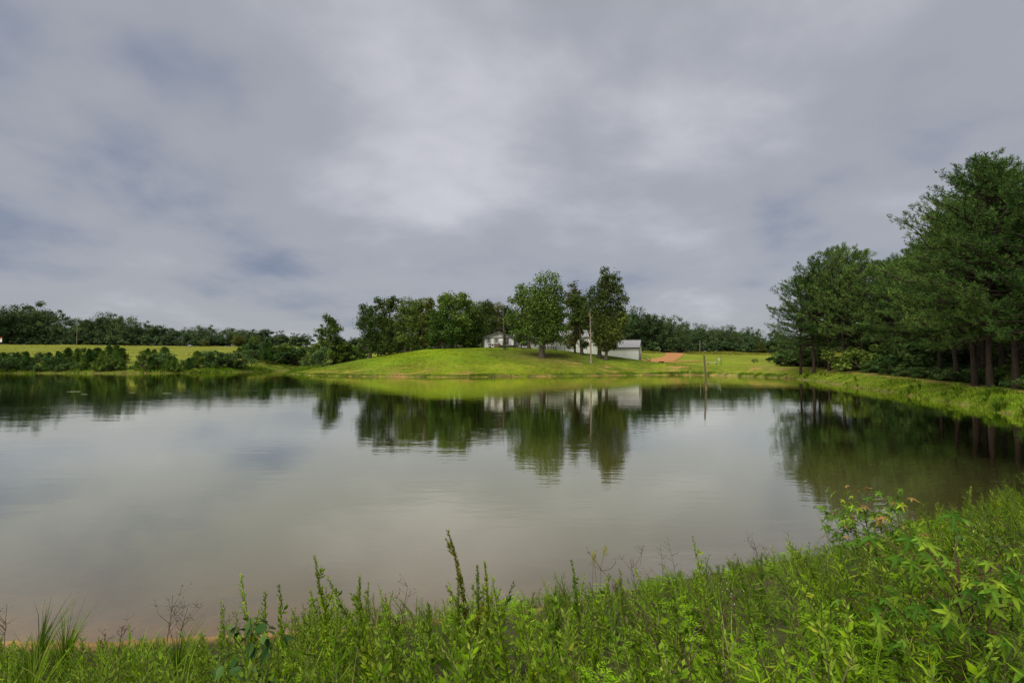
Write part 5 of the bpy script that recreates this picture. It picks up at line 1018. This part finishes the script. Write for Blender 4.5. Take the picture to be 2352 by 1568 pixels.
def weed_field():
    r = np.random.default_rng(91); n = 18600; Y = 1.5 + 17 * r.uniform(size=n) ** 1.3; px = r.uniform(-110, 2470, n); X = (px - 1176) / FPX * Y
    sd = shore_dist(X, Y); k = sd > np.where(px < 520, 0.5, -0.05); keepf = r.uniform(size=n) < np.clip(0.05 + Y * 0.029, 0, 1) * np.where(px < 500, 1.7, 1.0); k &= keepf
    X, Y, px, sd = X[k], Y[k], px[k], sd[k]
    ax, ay = along_shore(r, 900, lambda x, y: (x > -2.5) & (x < 22) & (y < 19), 0.0, 1.3); X = np.append(X, ax); Y = np.append(Y, ay); px = 1176 + FPX * X / Y; sd = shore_dist(X, Y); Z = gz(X, Y, sd); n = len(X)
    tl = topline(px) + ss(3.0, 2.2, Y) * ss(1980, 2080, px) * 260 + ss(3.3, 2.6, Y) * ss(440, 500, px) * ss(700, 660, px) * 70
    allow = np.array([zat(float(t), y) for t, y in zip(tl, Y)]) - Z
    pick = {}
    patch = vnoise(X / 0.7, Y / 0.7, 92)
    for i in range(n):
        p, y, u = px[i], Y[i], r.uniform(); q = patch[i] * 0.3
        if p < 470: t = 'grass' if u < 0.26 else 'dgrass' if u < 0.44 else 'plume' if u < 0.80 + q else 'plumed' if u < 0.93 else 'straw' if u < 0.975 else 'dead'
        elif p < 1350: t = 'plume' if u < 0.56 + q else 'starry' if u < 0.70 else 'plumed' if u < 0.83 else 'compound' if u < 0.865 else 'grass' if u < 0.92 else 'straw' if u < 0.96 else 'dead'
        elif y < 4.2 and p < 2120: t = 'compound' if u < 0.30 + q * 1.2 else 'plume' if u < 0.64 else 'starry' if u < 0.78 else 'plumed' if u < 0.87 else 'grass' if u < 0.95 else 'dead' if u < 0.975 else 'straw'
        else: t = 'starry' if u < 0.34 + q else 'plumed' if u < 0.52 else 'plume' if u < 0.72 else 'grass' if u < 0.86 else 'flea' if u < 0.90 and y > 4.5 else 'compound' if u < 0.94 else 'dead'
        h = allow[i] * (r.uniform(0.4, 0.98) if r.uniform() < 0.86 else r.uniform(0.98, 1.35)); h = min(max(h, 0.18), 1.1)
        if p < 500: h = max(min(h, allow[i] * 0.97), 0.2)
        if t in ('grass', 'dgrass'): h = min(h, 0.62)
        if t == 'compound': h = min(h, 0.5 + 0.05 * y)
        pick.setdefault((t, int(r.integers(0, len(PROTO[t])))), []).append((X[i], Y[i], Z[i] - 0.015, h / PH[t]))
    sets = {'leafy_weeds': ('plume', 'plumed', 'starry', 'flea', 'dead'), 'compound_weeds': ('compound',), 'bank_grass': ('grass', 'dgrass', 'straw')}
    labs = {'leafy_weeds': 'thick feathery green weeds covering the near bank', 'compound_weeds': 'bright green weeds with divided leaves low on the near bank', 'bank_grass': 'grass growing among the weeds of the near bank'}
    for nm, types in sets.items():
        ch = []
        for (t, k), L_ in pick.items():
            if t not in types: continue
            A = np.array(L_); m = len(A); ln = np.stack([r.normal(size=m) * 0.20 - 0.14, r.normal(size=m) * 0.13], 1); w = A[:, 3] * r.uniform(0.85, 1.25, m)
            w = np.clip(w, 0.45, 0.72 if t == 'compound' else 9); ch += inst(PROTO[t][k], A[:, :3], r.uniform(0, 6.28, m), np.stack([w, w, A[:, 3]], 1), ln)
        o = build(nm, ch, WM); tag(o, labs[nm], 'weeds' if nm != 'bank_grass' else 'grass', kind='stuff')
weed_field()
TUS = [make_mesh('bank_tussock', grass_tuft(g_, 0.8, 46, 0.03, 0, 0.55), [M['grass']]) for _ in range(3)] + [make_mesh('bank_tussock', grass_tuft(g_, 0.9, 46, 0.03, 0, 0.6), [M['panicle']])]
X, Y = along_shore(np.random.default_rng(87), 46, lambda x, y: (x > 26) & (y > 24) & (y < 104), -0.1, 2.6); o_ = np.argsort(X / Y)
for i, k in enumerate(o_):
    o = link('bank_tussock', TUS[int(rng.integers(0, 3)) if i < 38 else int(rng.integers(0, 4))]); o.location = (X[k], Y[k], g1(X[k], Y[k]) - 0.05); f = rng.uniform(0.7, 1.5); o.scale = (f * 1.2, f * 1.2, f); o.rotation_euler = (0, 0, rng.uniform(0, 6))
    tag(o, f'{ordinal(i)} from the left of the grass tussocks hanging over the dam waterline', 'tussock', 'grass tussocks along the dam')
# plants that stand out one by one: (picture x of foot, x of tip, y of tip, depth)
def plant(name, label, cat, group, fx, tx, ty, Y, fn, mats, part='leaves', stempart='stem'):
    X = xat(fx, Y); z = g1(X, Y) - 0.02; tip = at(tx, ty, Y); H = tip[2] - z; e = empty(name, (X, Y, z))
    ch = fn(H); leaf = [(v, f, 0) for v, f, m in ch if m != 1]; lm = [m for v, f, m in ch if m != 1]; sh = (tip[0] - X) / H
    def lean(c): return [(np.column_stack([v[:, 0] + sh * v[:, 2] * np.clip(v[:, 2] / H, 0.3, 1), v[:, 1], v[:, 2]]), f, m) for v, f, m in c]
    o = build(part, lean([(v, f, m) for v, f, m in ch if m != 1]), mats, e); o['kind'] = 'stuff'
    build(stempart, lean([(v, f, 0) for v, f, m in ch if m == 1]), [mats[1]], e)
    return tag(e, label, cat, group)
rp = np.random.default_rng(95)
GW = list(WM); GW[0] = M['goldspike']; GW[8] = M['goldspike']
plant('gold_weed', 'tallest golden-green weed spike rising from the middle of the near bank', 'weed', None, 1088, 1035, 1219, 4.3, lambda H: plume(rp, H, 5, 1.5, 0.066, bend=0.02), GW)
SP = 'leafy weed spikes standing above the near bank'
for lab, a in [('tall thin weed spike leaning left, leftmost against the open water', (770, 733, 1276, 4.2)), ('bushy-topped weed spike, second from the left against the water', (845, 818, 1322, 4.0)),
               ('pale-tipped weed spike just right of the tallest golden spike', (1100, 1092, 1292, 4.6)), ('rightmost of the pale-tipped spikes beside the golden weed', (1122, 1110, 1288, 4.6)),
               ('short dense weed spike left of the golden weed', (1062, 1048, 1340, 4.2)), ('weed spike with a whorled top midway between the golden weed and the plumed sedge', (1278, 1270, 1345, 5.0)),
               ('slim bright spike at the foot of the middle of the frame', (640, 622, 1478, 2.3)), ('long slanting weed spike at the lower middle', (910, 862, 1440, 2.6)), ('slanting pale-stemmed spike right of the lower middle', (1010, 968, 1392, 3.0)),
               ('yellow-green slanting spike near the bottom centre', (1190, 1255, 1438, 2.7)), ('upright green spike beside the star-leaved sapling', (2080, 2076, 1205, 5.4)), ('curved spike at the right edge of the bank', (2290, 2268, 1130, 5.6)),
               ('spike with golden seed left of the right edge', (2185, 2160, 1160, 6.0))]:
    plant('weed_spike', lab, 'weed', SP, *a, lambda H: plume(rp, H, 8, 1.4, 0.064, bend=0.03), WM)
for lab, a in [('starry narrow-leaved weed right of the golden spike', (1305, 1302, 1318, 5.4)), ('starry weed beside the plumed sedge', (1345, 1338, 1345, 5.2)), ('leftmost starry weed below the airy branching weeds', (1470, 1478, 1348, 5.6)), ('starry weed in front of the dry brown stalks', (1618, 1612, 1280, 6.2)),
               ('middle starry weed at the water beyond the divided-leaf patch', (1700, 1692, 1292, 6.0)), ('starry weed with a dark stem near the drooping plume', (1752, 1745, 1290, 5.8)), ('starry weed left of the broad dark-leaved plant', (520, 512, 1420, 4.6)), ('thin starry weed right of the broad dark-leaved plant', (702, 695, 1408, 5.0))]:
    plant('starry_weed', lab, 'weed', 'narrow-leaved starry weeds on the near bank', *a, lambda H: remat(starry(rp, H), 0, 3), WM)
def airy(r, H):
    P = stem_path(r, H, 0.04); ch = [tubes(P[None], np.linspace(0.004, 0.001, 7)[None], 4, 1)]
    for f in np.linspace(0.3, 0.92, 13):
        s = np.array([np.interp(f, np.linspace(0, 1, 7), P[:, i]) for i in range(3)]); a = r.choice([0, np.pi]) + r.normal() * 0.6; l = H * 0.34 * (1.1 - f) + 0.03; e = s + np.array((np.cos(a) * l * 0.75, np.sin(a) * l * 0.75, l * 0.55)); Q = limb_paths(r, s[None], e[None], 5, 0.03); ch.append(tubes(Q, np.linspace(0.0018, 0.0008, 5)[None], 3, 1)); ch.append(shoot(r, Q[0], 0.014, 0.022, 0.005, 0.7, 3, 0.1))
    ch.append(shoot(r, P, 0.02, 0.025, 0.006, 0.7, 3, 0.3)); return ch
for lab, a in [('left one of the two tall airy weeds with open branches', (1518, 1508, 1246, 5.6)), ('right one of the two tall airy weeds with open branches', (1560, 1545, 1232, 5.6)), ('thin airy branching weed left of the star-leaved sapling', (1905, 1895, 1225, 6.2))]:
    plant('airy_weed', lab, 'weed', 'airy branching weeds', *a, lambda H: airy(rp, H), WM)
def sedge(r, H, n=3):
    ch = []
    for k in range(n):
        P = stem_path(r, H * r.uniform(0.86, 1.0), 0.06, az=(k - 1) * 0.9 + (0 if k else 3.1)) + np.array((r.normal() * 0.02, r.normal() * 0.02, 0)); ch.append(tubes(P[None], np.linspace(0.003, 0.0015, 7)[None], 4, 1)); t = P[-1]; m = 90
        o = rdir(m, r) * np.array((0.03, 0.03, 0.075)) * r.uniform(0.3, 1, (m, 1)); ch.append(leaves(t + o - np.array((0, 0, 0.03)), o + np.array((0, 0, 0.06)), rdir(m, r), 0.02, 0.006, 0))
    ch += remat(grass_tuft(r, H * 0.6, 14, 0.007, 4, 0.4), 4, 4); return ch
SW = list(WM); SW[0] = M['panicle']
plant('plumed_sedge', 'sedge with three yellowish plumed heads above the middle right bank', 'sedge', None, 1366, 1374, 1248, 5.0, lambda H: sedge(rp, H), SW, 'heads_and_blades')
for lab, a in [('weed plume bending left over the water beside the sapling', (1872, 1792, 1238, 5.6)), ('second weed plume bending left, behind the first', (1885, 1822, 1250, 5.9))]:
    plant('bent_plume', lab, 'weed', 'plumes bending over the water', *a, lambda H: plume(rp, H, 11, 1.3, 0.055, bend=0.05), WM)
DW = list(WM); DW[1] = M['dry']
for lab, a in [('dark dead stalk at the left edge of the near shore', (32, 26, 1385, 5.6)), ('short forked dead stalk left of the two forked ones', (250, 246, 1455, 5.6)), ('forked dead stalk in the middle of the left shore', (290, 288, 1432, 5.6)), ('tallest branching dead stalk on the left shore', (398, 392, 1372, 5.4)), ('slender dead stalk beside the tallest one', (420, 424, 1395, 5.4)),
               ('dry brown branching stalk at the foot of the airy weeds', (1462, 1452, 1282, 6.0)), ('pale-flowered dry stalk right of the starry weeds', (1740, 1735, 1250, 6.4)), ('dry stalk with black seed heads left of the lower spikes', (725, 722, 1400, 4.2))]:
    plant('dead_stalk', lab, 'dead stalk', 'dry stalks at the water', *a, lambda H: [(v, f, 1 if i == 0 else m) for i, (v, f, m) in enumerate(dead_stalk(rp, H, 7))], DW, 'twigs')
for lab, a in [('grass tussock with dark seed stalks on the left shore', (112, 150, 1372, 5.6)), ('second grass tussock close right of it on the left shore', (170, 185, 1388, 5.5)), ('dark drooping tussock left of the broad-leaved plant', (425, 432, 1420, 5.0)), ('arching tussock at the right edge below the star-leaved sapling', (2290, 2300, 1400, 3.0))]:
    plant('tussock', lab, 'tussock', 'grass tussocks on the near bank', *a, lambda H: grass_tuft(rp, H, 60, 0.010, 3, 0.45) + [tubes(np.stack([stem_path(rp, H, 0.25) for _ in range(5)]), np.tile(np.linspace(0.003, 0.001, 7), (5, 1)), 3, 1)], WM, 'blades', 'seed_stalks')
# star-leaved saplings and the broad-leaved plant: every leaf an object
def star_leaf():
    """five-lobed leaf with a stalk, tip along +x, about 1 m wide"""
    pts = [(0, 0)]; tips = [-118, -62, 0, 62, 118]; lens = [0.42, 0.60, 0.72, 0.60, 0.42]
    rim = []
    for i, (a, l) in enumerate(zip(tips, lens)):
        a0 = a - (31 if i else 40); a1 = a + (31 if i < 4 else 40)
        rim += [(a0, 0.20 if i else 0.10), (a - 13, l * 0.55), (a, l), (a + 13, l * 0.55)]
    rim.append((a1, 0.10)); V = [(0, 0, 0.0)]
    for a, l in rim: V.append((l * math.cos(R(a)), l * math.sin(R(a)), -0.28 * l * l + (0.05 if l < 0.25 else 0)))
    F = [[0, i, i + 1] for i in range(1, len(V) - 1)]
    stalk = tubes(np.array([[(0, 0, 0), (-0.35, 0, -0.05), (-0.75, 0, -0.22)]]), np.array([[0.012, 0.012, 0.015]]), 4, 1)
    return [(np.array(V), np.array(F), 0), stalk]
def oval_leaf():
    t = np.linspace(0, 1, 7); w = 0.26 * np.sin(np.pi * t ** 0.8) ** 0.9; V = []
    for a, b in zip(t, w): V += [(a, -b, 0.06 * b - 0.18 * a * a), (a, 0, -0.03 - 0.18 * a * a), (a, b, 0.06 * b - 0.18 * a * a)]
    F = [[i * 3 + j, (i + 1) * 3 + j, (i + 1) * 3 + j + 1, i * 3 + j + 1] for i in range(6) for j in (0, 1)]; return [(np.array(V), np.array(F), 0), tubes(np.array([[(0, 0, -0.03), (-0.08, 0, -0.05), (-0.15, 0, -0.08)]]), np.array([[0.012, 0.012, 0.014]]), 4, 1)]
LEAF = {k: make_mesh('star_leaf_' + k, star_leaf(), [M[k], M['redstem']]) for k in ('gum', 'gum_young', 'gum_red')}
OVAL = make_mesh('oval_leaf', oval_leaf(), [M['broad'], M['stem']])
def sapling(name, label, fx, tx, ty, Y, nleaf, size, spread, seed, oval=False, low=0.25, redtop=0.0, dx=0.0):
    r = np.random.default_rng(seed); X = xat(fx, Y); z = g1(X, Y) - 0.02; tip = at(tx, ty, Y); H = tip[2] - z; e = empty(name, (X, Y, z)); P = stem_path(r, H * 0.97, 0.03); P[:, 0] += (tip[0] - X) * (P[:, 2] / H) ** 1.2
    nb = max(4, nleaf // 7); ch = [tubes(P[None], (np.linspace(0.009, 0.003, 7) * (H + 0.2))[None], 6)]; ends = [(P[-1], np.array((0, 0, 1.0)))]; paths = [P[3:]]
    for k in range(nb):
        f = low + (0.92 - low) * k / nb; s = np.array([np.interp(f, np.linspace(0, 1, 7), P[:, i]) for i in range(3)]); a = k * 2.4 + r.normal() * 0.3; l = spread * (1.15 - 0.75 * (f - low)) * r.uniform(0.6, 1.1)
        en = s + np.array((np.cos(a) * l, np.sin(a) * l, l * r.uniform(0.45, 1.0))); Q = limb_paths(r, s[None], en[None], 5, 0.05); ch.append(tubes(Q, np.linspace(0.004, 0.0015, 5)[None], 4)); paths.append(Q[0])
    build('stem', ch, [M['redstem'] if not oval else M['stem']], e, True)
    for i in range(nleaf):
        Q = paths[i % len(paths)]; q = r.uniform(0.35, 1.0) * (len(Q) - 1); i0 = min(int(q), len(Q) - 2); c = Q[i0] * (1 - q + i0) + Q[i0 + 1] * (q - i0); out = c - np.array((0, 0, c[2])); yaw = (math.atan2(out[1], out[0]) if r.uniform() < 0.5 else -1.57) + r.normal() * 0.9
        sz = size * r.uniform(0.55, 1.25); hh = c[2] / H
        me = OVAL if oval else LEAF['gum_red' if r.uniform() < redtop * hh ** 3 else 'gum_young' if (hh > 0.75 and r.uniform() < 0.45) or r.uniform() < 0.10 else 'gum']
        d = np.array((math.cos(yaw), math.sin(yaw), 0.25)) * sz * (0.6 if not oval else 0.12); o = link('leaf', me, e); o.location = c + d; o.scale = (sz,) * 3
        o.rotation_euler = (r.normal() * 0.35, r.uniform(0.1, 0.95), yaw)
    return tag(e, label, 'sapling')
sapling('star_leaved_sapling', 'large-leaved sapling with star-shaped yellow-green leaves at lower right', 2195, 2185, 1258, 2.75, 210, 0.115, 0.44, 96, low=0.4)
sapling('star_leaved_sapling', 'smaller-leaved star-leaf sapling with reddish tips beside the water', 1992, 1984, 1146, 6.6, 280, 0.125, 0.66, 97, low=0.2, redtop=0.3)
sapling('star_leaved_sapling', 'low star-leaf sapling at the foot of the large one, right edge', 2290, 2290, 1420, 2.5, 22, 0.12, 0.25, 98, low=0.3)
sapling('broad_leaved_plant', 'dark broad-leaved plant at the lower left of the bank', 585, 588, 1408, 3.4, 110, 0.10, 0.27, 99, oval=True, low=0.12)
sapling('broad_leaved_plant', 'low broad-leaved plant at the bottom edge, left of centre', 498, 500, 1500, 2.5, 40, 0.085, 0.22, 101, oval=True, low=0.1)
sapling('broad_leaved_plant', 'broad-leaved plant under the weeds at the right edge', 2235, 2230, 1190, 5.0, 60, 0.10, 0.3, 102, oval=True, low=0.3)

# pale scum floating on the left of the pond
for i, (px, py, w) in enumerate([(173, 899, 0.75), (197, 905, 0.3), (306, 901, 0.4), (388, 903, 0.5)]):
    Yf = CAM_Z * FPX / (py - 828); r2 = np.random.default_rng(500 + i); a = np.linspace(0, 2 * np.pi, 18, endpoint=False); rr = 1 + r2.normal(size=18) * 0.22
    V = np.column_stack([np.cos(a) * rr * w, np.sin(a) * rr * w * 0.45, np.full(18, 0.012)]); T = V.copy(); T[:, :2] *= 0.8; T[:, 2] = 0.03
    o = build('floating_scum', [(np.vstack([V, T]), np.array([[k, (k + 1) % 18, 18 + (k + 1) % 18, 18 + k] for k in range(18)]), 0), (T, np.array([list(range(18))]), 0)], [M['scum']]); o.location = (xat(px, Yf), Yf, 0)
    tag(o, f'{ordinal(i)} from the left of the pale scum patches floating on the left water', 'scum', 'floating scum patches')
